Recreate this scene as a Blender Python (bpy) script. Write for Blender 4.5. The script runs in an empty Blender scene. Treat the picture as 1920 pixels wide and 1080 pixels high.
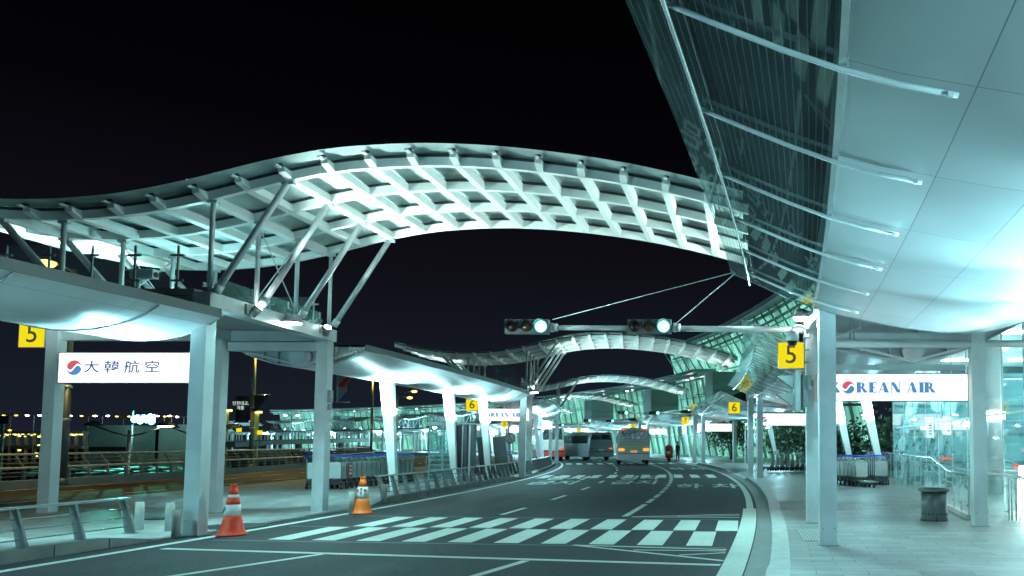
import bpy, math, random
from mathutils import Vector, Matrix
random.seed(7)
PI = math.pi
sc = bpy.context.scene
COL = sc.collection

# ------------------------------------------------------------------ helpers
R0, S0 = 185.0, 21.0          # the whole kerb follows one arc of 185 m radius
CEN = Vector((-R0, S0, 0))

def P(s, d, z=0.0):
    th = (s - S0) / R0
    return Vector((-R0 + (R0 + d) * math.cos(th), S0 + (R0 + d) * math.sin(th), z))

def ang(s):
    return (s - S0) / R0

class MB:
    def __init__(self):
        self.v = []; self.f = []; self.mi = []; self.sm = []; self.uv = {}
        self.m = 0; self.smooth = False
    def _f(self, idx):
        self.f.append(tuple(idx)); self.mi.append(self.m); self.sm.append(self.smooth)
    def face(self, pts, uvs=None):
        b = len(self.v); self.v += [tuple(p) for p in pts]
        self._f(range(b, b + len(pts)))
        if uvs: self.uv[len(self.f) - 1] = uvs
    def box(self, c, size, rot=None):
        hx, hy, hz = size[0] / 2, size[1] / 2, size[2] / 2
        c = Vector(c); b = len(self.v)
        for dz in (-hz, hz):
            for dx, dy in ((-hx, -hy), (hx, -hy), (hx, hy), (-hx, hy)):
                q = Vector((dx, dy, dz))
                if rot is not None: q = rot @ q
                self.v.append(tuple(c + q))
        for q in ((0, 3, 2, 1), (4, 5, 6, 7), (0, 1, 5, 4), (1, 2, 6, 5), (2, 3, 7, 6), (3, 0, 4, 7)):
            self._f([b + i for i in q])
    def bar(self, p0, p1, w, h=None, up=(0, 0, 1)):
        """rectangular bar from p0 to p1, w sideways, h along up"""
        h = h or w
        p0 = Vector(p0); p1 = Vector(p1); d = (p1 - p0)
        if d.length < 1e-6: return
        d.normalize(); up = Vector(up)
        if abs(d.dot(up)) > 0.98: up = Vector((0, 1, 0))
        s = d.cross(up).normalized(); u = s.cross(d).normalized()
        b = len(self.v)
        for p in (p0, p1):
            for a, c in ((-1, -1), (1, -1), (1, 1), (-1, 1)):
                self.v.append(tuple(p + s * a * w / 2 + u * c * h / 2))
        for q in ((0, 3, 2, 1), (4, 5, 6, 7), (0, 1, 5, 4), (1, 2, 6, 5), (2, 3, 7, 6), (3, 0, 4, 7)):
            self._f([b + i for i in q])
    def tube(self, pts, r, n=8, r1=None, cap=True):
        pts = [Vector(p) for p in pts]; b = len(self.v); N = len(pts)
        os_ = self.smooth; self.smooth = True
        prev = None
        for i, p in enumerate(pts):
            d = (pts[min(i + 1, N - 1)] - pts[max(i - 1, 0)]).normalized()
            if prev is None:
                up = Vector((0, 0, 1)) if abs(d.z) < 0.95 else Vector((0, 1, 0))
                s = d.cross(up).normalized()
            else:
                s = (prev - d * prev.dot(d)).normalized()
            prev = s; u = d.cross(s)
            rr = r if r1 is None else r + (r1 - r) * i / (N - 1)
            for k in range(n):
                a = 2 * PI * k / n
                self.v.append(tuple(p + (s * math.cos(a) + u * math.sin(a)) * rr))
        for i in range(N - 1):
            for k in range(n):
                a0 = b + i * n + k; a1 = b + i * n + (k + 1) % n
                self._f((a0, a1, a1 + n, a0 + n))
        self.smooth = False
        if cap:
            self._f([b + k for k in range(n)][::-1]); self._f([b + (N - 1) * n + k for k in range(n)])
        self.smooth = os_
    def lathe(self, prof, c=(0, 0, 0), n=24, axis='z', cap=True):
        """prof: list of (r, h)"""
        b = len(self.v); c = Vector(c); os_ = self.smooth; self.smooth = True
        for r, h in prof:
            for k in range(n):
                a = 2 * PI * k / n
                x, y = r * math.cos(a), r * math.sin(a)
                q = {'z': (x, y, h), 'y': (x, h, y), 'x': (h, x, y)}[axis]
                self.v.append(tuple(c + Vector(q)))
        for i in range(len(prof) - 1):
            for k in range(n):
                a0 = b + i * n + k; a1 = b + i * n + (k + 1) % n
                self._f((a0, a1, a1 + n, a0 + n))
        self.smooth = False
        if cap:
            self._f([b + k for k in range(n)][::-1]); self._f([b + (len(prof) - 1) * n + k for k in range(n)])
        self.smooth = os_
    def prism(self, poly, fn, h0, h1):
        """poly of 2d points; fn(a, b, h) -> 3d"""
        b = len(self.v); n = len(poly)
        for h in (h0, h1):
            for a, c in poly: self.v.append(tuple(fn(a, c, h)))
        self._f([b + k for k in range(n)][::-1]); self._f([b + n + k for k in range(n)])
        for k in range(n):
            k2 = (k + 1) % n
            self._f((b + k, b + k2, b + n + k2, b + n + k))
    def grid(self, fn, nu, nv, uvfn=None, flip=False):
        b = len(self.v)
        for i in range(nu + 1):
            for j in range(nv + 1):
                self.v.append(tuple(fn(i / nu, j / nv)))
        for i in range(nu):
            for j in range(nv):
                a = b + i * (nv + 1) + j
                q = [a, a + nv + 1, a + nv + 2, a + 1]
                ij = [(i, j), (i + 1, j), (i + 1, j + 1), (i, j + 1)]
                if flip: q = q[::-1]; ij = ij[::-1]
                self._f(q)
                if uvfn: self.uv[len(self.f) - 1] = [uvfn(x / nu, y / nv) for x, y in ij]

ORG = {}
def build(name, mb, mats, parent=None, origin=None):
    if not isinstance(mats, (list, tuple)): mats = [mats]
    o_ = ORG[parent] if parent else Vector(origin or (0, 0, 0))
    me = bpy.data.meshes.new(name)
    ox, oy, oz = o_
    me.from_pydata([(x - ox, y - oy, z - oz) for x, y, z in mb.v], [], mb.f)
    for m in mats: me.materials.append(m)
    me.polygons.foreach_set('material_index', mb.mi)
    me.polygons.foreach_set('use_smooth', mb.sm)
    if mb.uv:
        ul = me.uv_layers.new(name='UVMap')
        for p in me.polygons:
            u = mb.uv.get(p.index)
            if u:
                for k, li in enumerate(p.loop_indices): ul.data[li].uv = u[k]
    me.update()
    o = bpy.data.objects.new(name, me); COL.objects.link(o)
    if parent: o.parent = parent
    else: o.location = o_
    ORG[o] = Vector(o_)
    return o

def tag(o, label=None, cat=None, group=None, kind=None):
    if label: o['label'] = label
    if cat: o['category'] = cat
    if group: o['group'] = group
    if kind: o['kind'] = kind
    return o
def thing(name, label, cat, loc=(0, 0, 0), group=None):
    o = bpy.data.objects.new(name, None); COL.objects.link(o)
    o.location = loc; o.empty_display_size = 0.2; ORG[o] = Vector(loc)
    return tag(o, label, cat, group)
def solo(name, label, cat, mb, mats, loc=(0, 0, 0), group=None):
    return tag(build(name, mb, mats, None, loc), label, cat, group)
def struct(name, mb, mats):
    return tag(build(name, mb, mats), kind='structure')
def copy_tree(o, parent=None):
    c = o.copy(); COL.objects.link(c); c.parent = parent
    ORG[c] = ORG[o]
    for ch in list(o.children): copy_tree(ch, c)
    return c
def arc_copy(root, alpha, label, group=None):
    """copy a thing and its parts further along the kerb's arc"""
    c = copy_tree(root)
    c.location = CEN + Matrix.Rotation(alpha, 3, 'Z') @ (ORG[root] - CEN)
    c.rotation_euler[2] = root.rotation_euler[2] + alpha
    c['label'] = label
    if group: c['group'] = group
    return c
def move_copy(root, loc, rz, label, group=None):
    c = copy_tree(root); c.location = loc; c.rotation_euler[2] = rz; c['label'] = label
    if group: c['group'] = group
    return c

# ------------------------------------------------------------------ materials
def newmat(name):
    m = bpy.data.materials.new(name); m.use_nodes = True
    nt = m.node_tree; nt.nodes.clear()
    out = nt.nodes.new('ShaderNodeOutputMaterial')
    return m, nt, out
def N(nt, t, **kw):
    n = nt.nodes.new(t)
    for k, v in kw.items():
        if k in n.inputs: n.inputs[k].default_value = v
        else: setattr(n, k, v)
    return n
def rgba(c): return (c[0], c[1], c[2], 1)
def pbr(name, col, rough=0.5, metal=0.0, var=0.12, scale=3.0, bump=0.0, bscale=40.0, rvar=0.1, coat=0.0):
    m, nt, out = newmat(name); L = nt.links.new
    b = N(nt, 'ShaderNodeBsdfPrincipled'); L(b.outputs[0], out.inputs[0])
    b.inputs['Metallic'].default_value = metal
    tc = N(nt, 'ShaderNodeTexCoord')
    nz = N(nt, 'ShaderNodeTexNoise', Scale=scale, Detail=6.0, Roughness=0.62); L(tc.outputs['Object'], nz.inputs['Vector'])
    mr = N(nt, 'ShaderNodeMapRange'); L(nz.outputs['Fac'], mr.inputs['Value'])
    mr.inputs['From Min'].default_value = 0.3; mr.inputs['From Max'].default_value = 0.7
    mr.inputs['To Min'].default_value = 1 - var; mr.inputs['To Max'].default_value = 1 + var
    mx = N(nt, 'ShaderNodeVectorMath', operation='SCALE'); mx.inputs[0].default_value = col[:3]
    L(mr.outputs[0], mx.inputs['Scale']); L(mx.outputs[0], b.inputs['Base Color'])
    mr2 = N(nt, 'ShaderNodeMapRange'); L(nz.outputs['Fac'], mr2.inputs['Value'])
    mr2.inputs['To Min'].default_value = max(0.02, rough - rvar); mr2.inputs['To Max'].default_value = min(1, rough + rvar)
    L(mr2.outputs[0], b.inputs['Roughness'])
    if bump:
        n2 = N(nt, 'ShaderNodeTexNoise', Scale=bscale, Detail=4.0); L(tc.outputs['Object'], n2.inputs['Vector'])
        bp = N(nt, 'ShaderNodeBump', Strength=bump, Distance=0.01); L(n2.outputs['Fac'], bp.inputs['Height']); L(bp.outputs[0], b.inputs['Normal'])
    return m
def emit(name, col, strength):
    m, nt, out = newmat(name)
    e = N(nt, 'ShaderNodeEmission', Strength=strength); e.inputs[0].default_value = rgba(col)
    nt.links.new(e.outputs[0], out.inputs[0])
    return m
def asphalt(name, col):
    """UV in metres (across, along): streaks of tyre wear, oil spots, hairline cracks and pale stones"""
    m, nt, out = newmat(name); L = nt.links.new
    b = N(nt, 'ShaderNodeBsdfPrincipled'); L(b.outputs[0], out.inputs[0]); b.inputs['Specular IOR Level'].default_value = 0.3
    tc = N(nt, 'ShaderNodeTexCoord'); uv = N(nt, 'ShaderNodeUVMap')
    def mapr(src, a, c, lo, hi):
        r = N(nt, 'ShaderNodeMapRange'); r.inputs['From Min'].default_value = a; r.inputs['From Max'].default_value = c
        r.inputs['To Min'].default_value = lo; r.inputs['To Max'].default_value = hi; L(src, r.inputs[0]); return r.outputs[0]
    def mul(a, c):
        n = N(nt, 'ShaderNodeMath', operation='MULTIPLY'); L(a, n.inputs[0]); L(c, n.inputs[1]); return n.outputs[0]
    def noise(src, sc_, scale, det=5.0, rough=0.6):
        mp = N(nt, 'ShaderNodeMapping'); mp.inputs['Scale'].default_value = sc_; L(src, mp.inputs[0])
        n = N(nt, 'ShaderNodeTexNoise', Scale=scale, Detail=det, Roughness=rough); L(mp.outputs[0], n.inputs['Vector']); return n
    streak = noise(uv.outputs[0], (1.5, 0.035, 1), 1.0)
    big = noise(tc.outputs['Object'], (1, 1, 1), 0.3)
    spots = noise(tc.outputs['Object'], (1, 1, 1), 2.2, 3.0)
    fine = noise(tc.outputs['Object'], (1, 1, 1), 75.0, 3.0, 0.7)
    f = mul(mapr(streak.outputs['Fac'], 0.35, 0.65, 0.72, 1.22), mapr(big.outputs['Fac'], 0.3, 0.7, 0.75, 1.25))
    f = mul(f, mapr(spots.outputs['Fac'], 0.62, 0.72, 1.0, 0.55)); f = mul(f, mapr(fine.outputs['Fac'], 0.25, 0.75, 0.4, 1.6))
    wob = noise(tc.outputs['Object'], (1, 1, 1), 0.8, 4.0)
    mixv = N(nt, 'ShaderNodeVectorMath', operation='MULTIPLY_ADD'); L(wob.outputs['Color'], mixv.inputs[0]); mixv.inputs[1].default_value = (1.6, 1.6, 0); L(tc.outputs['Object'], mixv.inputs[2])
    vo = N(nt, 'ShaderNodeTexVoronoi', Scale=0.16, feature='DISTANCE_TO_EDGE'); L(mixv.outputs[0], vo.inputs['Vector'])
    f = mul(f, mapr(vo.outputs['Distance'], 0.0, 0.004, 0.45, 1.0))
    sp = N(nt, 'ShaderNodeTexVoronoi', Scale=60.0); L(tc.outputs['Object'], sp.inputs['Vector'])
    sep = N(nt, 'ShaderNodeSeparateColor'); L(sp.outputs['Color'], sep.inputs[0])
    ad = N(nt, 'ShaderNodeMath', operation='MULTIPLY_ADD'); st = N(nt, 'ShaderNodeMath', operation='GREATER_THAN'); st.inputs[1].default_value = 0.94; L(sep.outputs[0], st.inputs[0])
    L(st.outputs[0], ad.inputs[0]); ad.inputs[1].default_value = 1.5; L(f, ad.inputs[2])
    vs = N(nt, 'ShaderNodeVectorMath', operation='SCALE'); vs.inputs[0].default_value = col; L(ad.outputs[0], vs.inputs['Scale'])
    L(vs.outputs[0], b.inputs['Base Color']); L(mapr(streak.outputs['Fac'], 0.3, 0.7, 0.68, 0.9), b.inputs['Roughness'])
    bp = N(nt, 'ShaderNodeBump', Strength=0.4, Distance=0.006); L(fine.outputs['Fac'], bp.inputs['Height']); L(bp.outputs[0], b.inputs['Normal'])
    return m
def roadpaint(name, col, under):
    """worn thermoplastic: chipped through to the asphalt, greyed by tyres"""
    m, nt, out = newmat(name); L = nt.links.new
    b = N(nt, 'ShaderNodeBsdfPrincipled', Roughness=0.62); L(b.outputs[0], out.inputs[0])
    tc = N(nt, 'ShaderNodeTexCoord')
    a = N(nt, 'ShaderNodeTexNoise', Scale=14.0, Detail=7.0, Roughness=0.75); g = N(nt, 'ShaderNodeTexNoise', Scale=0.7, Detail=5.0, Roughness=0.65); h = N(nt, 'ShaderNodeTexNoise', Scale=70.0, Detail=2.0)
    for n in (a, g, h): L(tc.outputs['Object'], n.inputs['Vector'])
    ad = N(nt, 'ShaderNodeMath', operation='MULTIPLY_ADD'); L(g.outputs['Fac'], ad.inputs[0]); ad.inputs[1].default_value = 0.7; L(a.outputs['Fac'], ad.inputs[2])
    r = N(nt, 'ShaderNodeMapRange'); r.inputs['From Min'].default_value = 0.94; r.inputs['From Max'].default_value = 1.12; r.inputs['To Min'].default_value = 0.0; r.inputs['To Max'].default_value = 0.75; L(ad.outputs[0], r.inputs[0])
    d = N(nt, 'ShaderNodeMapRange'); d.inputs['From Min'].default_value = 0.3; d.inputs['From Max'].default_value = 0.7; d.inputs['To Min'].default_value = 0.78; d.inputs['To Max'].default_value = 1.08; L(g.outputs['Fac'], d.inputs[0])
    vs = N(nt, 'ShaderNodeVectorMath', operation='SCALE'); vs.inputs[0].default_value = col; L(d.outputs[0], vs.inputs['Scale'])
    mx = N(nt, 'ShaderNodeMix', data_type='RGBA'); L(r.outputs[0], mx.inputs[0]); L(vs.outputs[0], mx.inputs[6]); mx.inputs[7].default_value = rgba(under)
    L(mx.outputs[2], b.inputs['Base Color'])
    bp = N(nt, 'ShaderNodeBump', Strength=0.25, Distance=0.004); L(h.outputs['Fac'], bp.inputs['Height']); L(bp.outputs[0], b.inputs['Normal'])
    return m
def paving(name, col, bw=0.6, bh=0.3, rough=0.42):
    """stone slabs laid in UV space (u across the kerb, v along it)"""
    m, nt, out = newmat(name); L = nt.links.new
    b = N(nt, 'ShaderNodeBsdfPrincipled'); L(b.outputs[0], out.inputs[0])
    uv = N(nt, 'ShaderNodeUVMap'); tc = N(nt, 'ShaderNodeTexCoord')
    br = N(nt, 'ShaderNodeTexBrick'); br.offset = 0.5
    L(uv.outputs[0], br.inputs['Vector'])
    br.inputs['Scale'].default_value = 1.0; br.inputs['Brick Width'].default_value = bw; br.inputs['Row Height'].default_value = bh
    br.inputs['Mortar Size'].default_value = 0.006; br.inputs['Mortar Smooth'].default_value = 0.2
    br.inputs['Color1'].default_value = rgba([c * 0.82 for c in col]); br.inputs['Color2'].default_value = rgba([c * 1.15 for c in col])
    br.inputs['Mortar'].default_value = rgba([c * 0.3 for c in col])
    nz = N(nt, 'ShaderNodeTexNoise', Scale=0.9, Detail=7.0, Roughness=0.65); L(tc.outputs['Object'], nz.inputs['Vector'])
    mr = N(nt, 'ShaderNodeMapRange'); mr.inputs['From Min'].default_value = 0.3; mr.inputs['From Max'].default_value = 0.7
    mr.inputs['To Min'].default_value = 0.75; mr.inputs['To Max'].default_value = 1.2; L(nz.outputs['Fac'], mr.inputs[0])
    vs = N(nt, 'ShaderNodeVectorMath', operation='SCALE'); L(br.outputs['Color'], vs.inputs[0]); L(mr.outputs[0], vs.inputs['Scale'])
    L(vs.outputs[0], b.inputs['Base Color'])
    r3 = N(nt, 'ShaderNodeMapRange'); r3.inputs['To Min'].default_value = rough - 0.15; r3.inputs['To Max'].default_value = rough + 0.2
    L(nz.outputs['Fac'], r3.inputs[0]); L(r3.outputs[0], b.inputs['Roughness'])
    bp = N(nt, 'ShaderNodeBump', Strength=0.4, Distance=0.005); L(br.outputs['Fac'], bp.inputs['Height']); bp.invert = True; L(bp.outputs[0], b.inputs['Normal'])
    return m
def soffit(name, col, metal, rough, du, dv, u0=0.0, seam=0.008):
    """satin metal panels in UV space (u across, v along), dark joints between"""
    m, nt, out = newmat(name); L = nt.links.new
    b = N(nt, 'ShaderNodeBsdfPrincipled'); L(b.outputs[0], out.inputs[0]); b.inputs['Metallic'].default_value = metal
    uv = N(nt, 'ShaderNodeUVMap'); tc = N(nt, 'ShaderNodeTexCoord'); sx = N(nt, 'ShaderNodeSeparateXYZ'); L(uv.outputs[0], sx.inputs[0])
    facs = []; cells = []
    for k, step, o in ((0, du, u0), (1, dv, 0.0)):
        a = N(nt, 'ShaderNodeMath', operation='SUBTRACT'); L(sx.outputs[k], a.inputs[0]); a.inputs[1].default_value = o
        dvd = N(nt, 'ShaderNodeMath', operation='DIVIDE'); L(a.outputs[0], dvd.inputs[0]); dvd.inputs[1].default_value = step
        fl = N(nt, 'ShaderNodeMath', operation='FLOOR'); L(dvd.outputs[0], fl.inputs[0]); cells.append(fl)
        fr = N(nt, 'ShaderNodeMath', operation='FRACT'); L(dvd.outputs[0], fr.inputs[0])
        lt = N(nt, 'ShaderNodeMath', operation='LESS_THAN'); L(fr.outputs[0], lt.inputs[0]); lt.inputs[1].default_value = seam / step
        facs.append(lt)
    mx = N(nt, 'ShaderNodeMath', operation='MAXIMUM'); L(facs[0].outputs[0], mx.inputs[0]); L(facs[1].outputs[0], mx.inputs[1])
    cb = N(nt, 'ShaderNodeCombineXYZ'); L(cells[0].outputs[0], cb.inputs[0]); L(cells[1].outputs[0], cb.inputs[1])
    wn = N(nt, 'ShaderNodeTexWhiteNoise'); L(cb.outputs[0], wn.inputs['Vector'])
    nz = N(nt, 'ShaderNodeTexNoise', Scale=1.3, Detail=5.0); L(tc.outputs['Object'], nz.inputs['Vector'])
    v1 = N(nt, 'ShaderNodeMapRange'); v1.inputs['To Min'].default_value = 0.92; v1.inputs['To Max'].default_value = 1.06; L(wn.outputs['Value'], v1.inputs[0])
    v2 = N(nt, 'ShaderNodeMapRange'); v2.inputs['To Min'].default_value = 0.9; v2.inputs['To Max'].default_value = 1.1; L(nz.outputs['Fac'], v2.inputs[0])
    mu = N(nt, 'ShaderNodeMath', operation='MULTIPLY'); L(v1.outputs[0], mu.inputs[0]); L(v2.outputs[0], mu.inputs[1])
    sl = N(nt, 'ShaderNodeMath', operation='MULTIPLY_ADD'); L(mx.outputs[0], sl.inputs[0]); sl.inputs[1].default_value = -0.55; sl.inputs[2].default_value = 1.0
    m2 = N(nt, 'ShaderNodeMath', operation='MULTIPLY'); L(mu.outputs[0], m2.inputs[0]); L(sl.outputs[0], m2.inputs[1])
    vs = N(nt, 'ShaderNodeVectorMath', operation='SCALE'); vs.inputs[0].default_value = col; L(m2.outputs[0], vs.inputs['Scale']); L(vs.outputs[0], b.inputs['Base Color'])
    rr = N(nt, 'ShaderNodeMapRange'); rr.inputs['To Min'].default_value = rough - 0.06; rr.inputs['To Max'].default_value = rough + 0.08; L(nz.outputs['Fac'], rr.inputs[0]); L(rr.outputs[0], b.inputs['Roughness'])
    return m
def glass(name, tint, dust_sheen, dust_sheen_col, refl=1.45, stripes=0.0, rough=0.02):
    """thin architectural glass: see-through, mirror by Fresnel, with a film of dust or print that catches light"""
    m, nt, out = newmat(name); L = nt.links.new
    tr = N(nt, 'ShaderNodeBsdfTransparent'); tr.inputs[0].default_value = rgba(tint)
    gl = N(nt, 'ShaderNodeBsdfGlossy', Roughness=rough); gl.inputs[0].default_value = (0.9, 1, 0.98, 1)
    df = N(nt, 'ShaderNodeBsdfDiffuse'); df.inputs[0].default_value = rgba(dust_sheen_col)
    tl = N(nt, 'ShaderNodeBsdfTranslucent'); tl.inputs[0].default_value = rgba(dust_sheen_col)
    fr = N(nt, 'ShaderNodeFresnel'); ge = N(nt, 'ShaderNodeNewGeometry')
    ex = N(nt, 'ShaderNodeMath', operation='MULTIPLY_ADD'); L(ge.outputs['Backfacing'], ex.inputs[0]); ex.inputs[1].default_value = -2.0; ex.inputs[2].default_value = 1.0
    pw = N(nt, 'ShaderNodeMath', operation='POWER'); pw.inputs[0].default_value = refl; L(ex.outputs[0], pw.inputs[1]); L(pw.outputs[0], fr.inputs['IOR'])
    dm = N(nt, 'ShaderNodeMixShader'); dm.inputs[0].default_value = 0.35; L(df.outputs[0], dm.inputs[1]); L(tl.outputs[0], dm.inputs[2])
    m1 = N(nt, 'ShaderNodeMixShader'); m1.inputs[0].default_value = dust_sheen; L(tr.outputs[0], m1.inputs[1]); L(dm.outputs[0], m1.inputs[2])
    tc = N(nt, 'ShaderNodeTexCoord'); nz = N(nt, 'ShaderNodeTexNoise', Scale=1.1, Detail=6.0); L(tc.outputs['Object'], nz.inputs['Vector'])
    mr = N(nt, 'ShaderNodeMapRange'); mr.inputs['From Min'].default_value = 0.3; mr.inputs['From Max'].default_value = 0.7; mr.inputs['To Min'].default_value = dust_sheen * 0.6; mr.inputs['To Max'].default_value = dust_sheen * 1.4
    L(nz.outputs['Fac'], mr.inputs[0]); fac = mr.outputs[0]
    if stripes:
        uv = N(nt, 'ShaderNodeUVMap'); sx = N(nt, 'ShaderNodeSeparateXYZ'); L(uv.outputs[0], sx.inputs[0])
        dv = N(nt, 'ShaderNodeMath', operation='DIVIDE'); L(sx.outputs[0], dv.inputs[0]); dv.inputs[1].default_value = stripes
        f = N(nt, 'ShaderNodeMath', operation='FRACT'); L(dv.outputs[0], f.inputs[0])
        lt = N(nt, 'ShaderNodeMath', operation='LESS_THAN'); L(f.outputs[0], lt.inputs[0]); lt.inputs[1].default_value = 0.16
        ma = N(nt, 'ShaderNodeMath', operation='MULTIPLY_ADD'); L(lt.outputs[0], ma.inputs[0]); ma.inputs[1].default_value = 0.34; L(fac, ma.inputs[2]); fac = ma.outputs[0]
    L(fac, m1.inputs[0])
    m2 = N(nt, 'ShaderNodeMixShader'); L(fr.outputs[0], m2.inputs[0]); L(m1.outputs[0], m2.inputs[1]); L(gl.outputs[0], m2.inputs[2])
    L(m2.outputs[0], out.inputs[0])
    return m
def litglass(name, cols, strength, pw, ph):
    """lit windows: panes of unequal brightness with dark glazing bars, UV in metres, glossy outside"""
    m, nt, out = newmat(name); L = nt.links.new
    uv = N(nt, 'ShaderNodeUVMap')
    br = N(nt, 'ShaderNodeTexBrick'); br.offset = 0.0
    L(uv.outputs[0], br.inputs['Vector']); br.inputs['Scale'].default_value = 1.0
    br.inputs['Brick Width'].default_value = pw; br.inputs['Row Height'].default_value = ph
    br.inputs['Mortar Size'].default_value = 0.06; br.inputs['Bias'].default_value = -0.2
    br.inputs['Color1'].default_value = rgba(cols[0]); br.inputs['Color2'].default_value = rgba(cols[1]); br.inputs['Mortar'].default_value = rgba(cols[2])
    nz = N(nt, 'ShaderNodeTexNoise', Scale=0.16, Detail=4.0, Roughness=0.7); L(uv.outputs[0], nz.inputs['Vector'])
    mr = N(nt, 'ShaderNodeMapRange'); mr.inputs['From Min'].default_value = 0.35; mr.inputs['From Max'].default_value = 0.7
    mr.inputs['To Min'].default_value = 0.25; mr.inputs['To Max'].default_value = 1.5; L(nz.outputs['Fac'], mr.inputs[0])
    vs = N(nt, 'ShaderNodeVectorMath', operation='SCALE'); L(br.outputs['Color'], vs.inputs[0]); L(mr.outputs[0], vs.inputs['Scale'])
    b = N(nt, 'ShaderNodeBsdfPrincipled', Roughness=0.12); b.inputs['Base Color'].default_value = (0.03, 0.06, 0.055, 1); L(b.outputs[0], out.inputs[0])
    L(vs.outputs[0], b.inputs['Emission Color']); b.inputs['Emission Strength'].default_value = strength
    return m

M = {}
M['asphalt'] = asphalt('dark_asphalt', (0.031, 0.032, 0.034))
M['asphalt_old'] = asphalt('brown_asphalt', (0.026, 0.02, 0.011))
M['pave'] = paving('granite_slabs', (0.30, 0.30, 0.29))
M['pave_island'] = paving('island_slabs', (0.36, 0.36, 0.35), 0.4, 0.4, 0.55)
M['kerb'] = pbr('kerb_concrete', (0.24, 0.24, 0.23), 0.7, 0, 0.25, 2.2, 0.25, 60)
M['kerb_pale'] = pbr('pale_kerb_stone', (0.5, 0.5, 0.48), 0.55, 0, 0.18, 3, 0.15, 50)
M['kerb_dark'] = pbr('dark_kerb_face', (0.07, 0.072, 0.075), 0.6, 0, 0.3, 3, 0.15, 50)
M['paint'] = roadpaint('road_paint', (0.68, 0.7, 0.64), (0.07, 0.07, 0.07))
M['ground'] = pbr('night_ground', (0.03, 0.032, 0.03), 0.85, 0, 0.5, 0.08)
M['gutter'] = pbr('gutter_concrete', (0.2, 0.2, 0.19), 0.6, 0, 0.2, 2)
M['steel_white'] = pbr('white_steel_paint', (0.78, 0.8, 0.78), 0.42, 0, 0.05, 2)
M['steel_pale'] = pbr('pale_grey_steel_paint', (0.5, 0.53, 0.54), 0.4, 0.1, 0.13, 1.7, 0.05, 30)
M['steel_grey'] = pbr('grey_steel_paint', (0.26, 0.28, 0.28), 0.45, 0.2, 0.1, 2)
M['steel_dark'] = pbr('dark_steel', (0.06, 0.065, 0.07), 0.5, 0.3, 0.15, 3)
M['chrome'] = pbr('stainless', (0.6, 0.62, 0.63), 0.22, 0.95, 0.05, 4)
M['alu'] = pbr('rail_aluminium', (0.38, 0.4, 0.41), 0.35, 0.8, 0.08, 3)
M['rail_grey'] = pbr('rail_grey_paint', (0.2, 0.22, 0.22), 0.5, 0.3, 0.15, 4)
M['rail_cream'] = pbr('cream_rail_paint', (0.42, 0.4, 0.33), 0.45, 0.2, 0.1, 3)
M['belly'] = soffit('satin_soffit_panels', (0.55, 0.6, 0.62), 0.72, 0.36, 0.72, 1.5, 1.32)
M['belly_l'] = soffit('island_soffit_panels', (0.62, 0.66, 0.68), 0.55, 0.38, 0.74, 2.4, 0.1)
M['endplate'] = pbr('endplate_paint', (0.42, 0.46, 0.48), 0.45, 0.15, 0.1, 2)
M['glass_roof'] = glass('roof_glass', (0.86, 0.97, 0.95), 0.93, (0.74, 0.88, 0.87), 1.5)  # high diffuse share stands in for lit beams reflected in the panes
M['glass_roof_far'] = glass('far_roof_glass', (0.86, 0.97, 0.95), 0.3, (0.62, 0.8, 0.79), 1.5)  # darker copy of the roof glass, for roofs that get less light
M['glass_dark'] = glass('canopy_glass', (0.62, 0.74, 0.73), 0.24, (0.28, 0.4, 0.41), 1.36, 0.05)
M['glass_clear'] = glass('clear_glass', (0.88, 0.97, 0.96), 0.06, (0.5, 0.68, 0.66), 1.5)
M['glass_wall'] = glass('curtain_wall_glass', (0.72, 0.93, 0.93), 0.12, (0.35, 0.6, 0.6), 1.55)
M['lit_green'] = litglass('lit_terminal_glass', ((0.13, 0.42, 0.31), (0.06, 0.22, 0.165), (0.012, 0.05, 0.04)), 0.62, 1.6, 2.4)
M['lit_teal'] = litglass('lit_hall_wall', ((0.17, 0.46, 0.52), (0.12, 0.33, 0.39), (0.04, 0.14, 0.17)), 0.6, 2.2, 1.2)  # hall walls glow by themselves in place of lamplight on them
M['lamp'] = emit('lamp_white', (0.85, 1.0, 0.97), 14)
M['lamp_far'] = emit('lamp_white_far', (0.9, 1.0, 0.97), 9)
M['sodium'] = emit('lamp_sodium', (1.0, 0.58, 0.12), 1.6)
M['yellow_lamp'] = emit('lamp_yellow', (0.95, 0.85, 0.2), 1.1)
M['sign_white'] = emit('lightbox_white', (0.93, 1.0, 0.98), 0.5)
M['sign_yellow'] = emit('lightbox_yellow', (0.95, 0.77, 0.01), 0.3)
M['floodteal'] = emit('floodlight_teal', (0.2, 1.0, 0.86), 2.2)
M['yellow_pole'] = pbr('yellow_pole_paint', (0.5, 0.42, 0.08), 0.5)
M['ink_dark'] = pbr('sign_black', (0.02, 0.02, 0.02), 0.5)
M['ink_brown'] = pbr('sign_brown', (0.08, 0.06, 0.03), 0.5)
M['ink_blue'] = emit('sign_blue', (0.10, 0.33, 0.72), 0.26)
M['ink_navy'] = emit('sign_navy', (0.08, 0.13, 0.42), 0.24)
M['ink_red'] = emit('sign_red', (0.75, 0.12, 0.18), 0.28)
M['ink_white'] = emit('sign_letter_white', (0.75, 0.85, 0.8), 0.35)
M['green_on'] = emit('signal_green', (0.22, 1.0, 0.86), 1.6)
M['green_rim'] = emit('signal_green_rim', (0.0, 0.62, 0.55), 0.35)
M['lens_red'] = pbr('dark_red_lens', (0.05, 0.012, 0.015), 0.12)
M['lens_amber'] = pbr('dark_amber_lens', (0.08, 0.05, 0.02), 0.12)
M['housing'] = pbr('signal_housing', (0.14, 0.16, 0.16), 0.5, 0, 0.1, 6)
M['black'] = pbr('black_rubber', (0.015, 0.016, 0.017), 0.65, 0, 0.2, 8)
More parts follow.
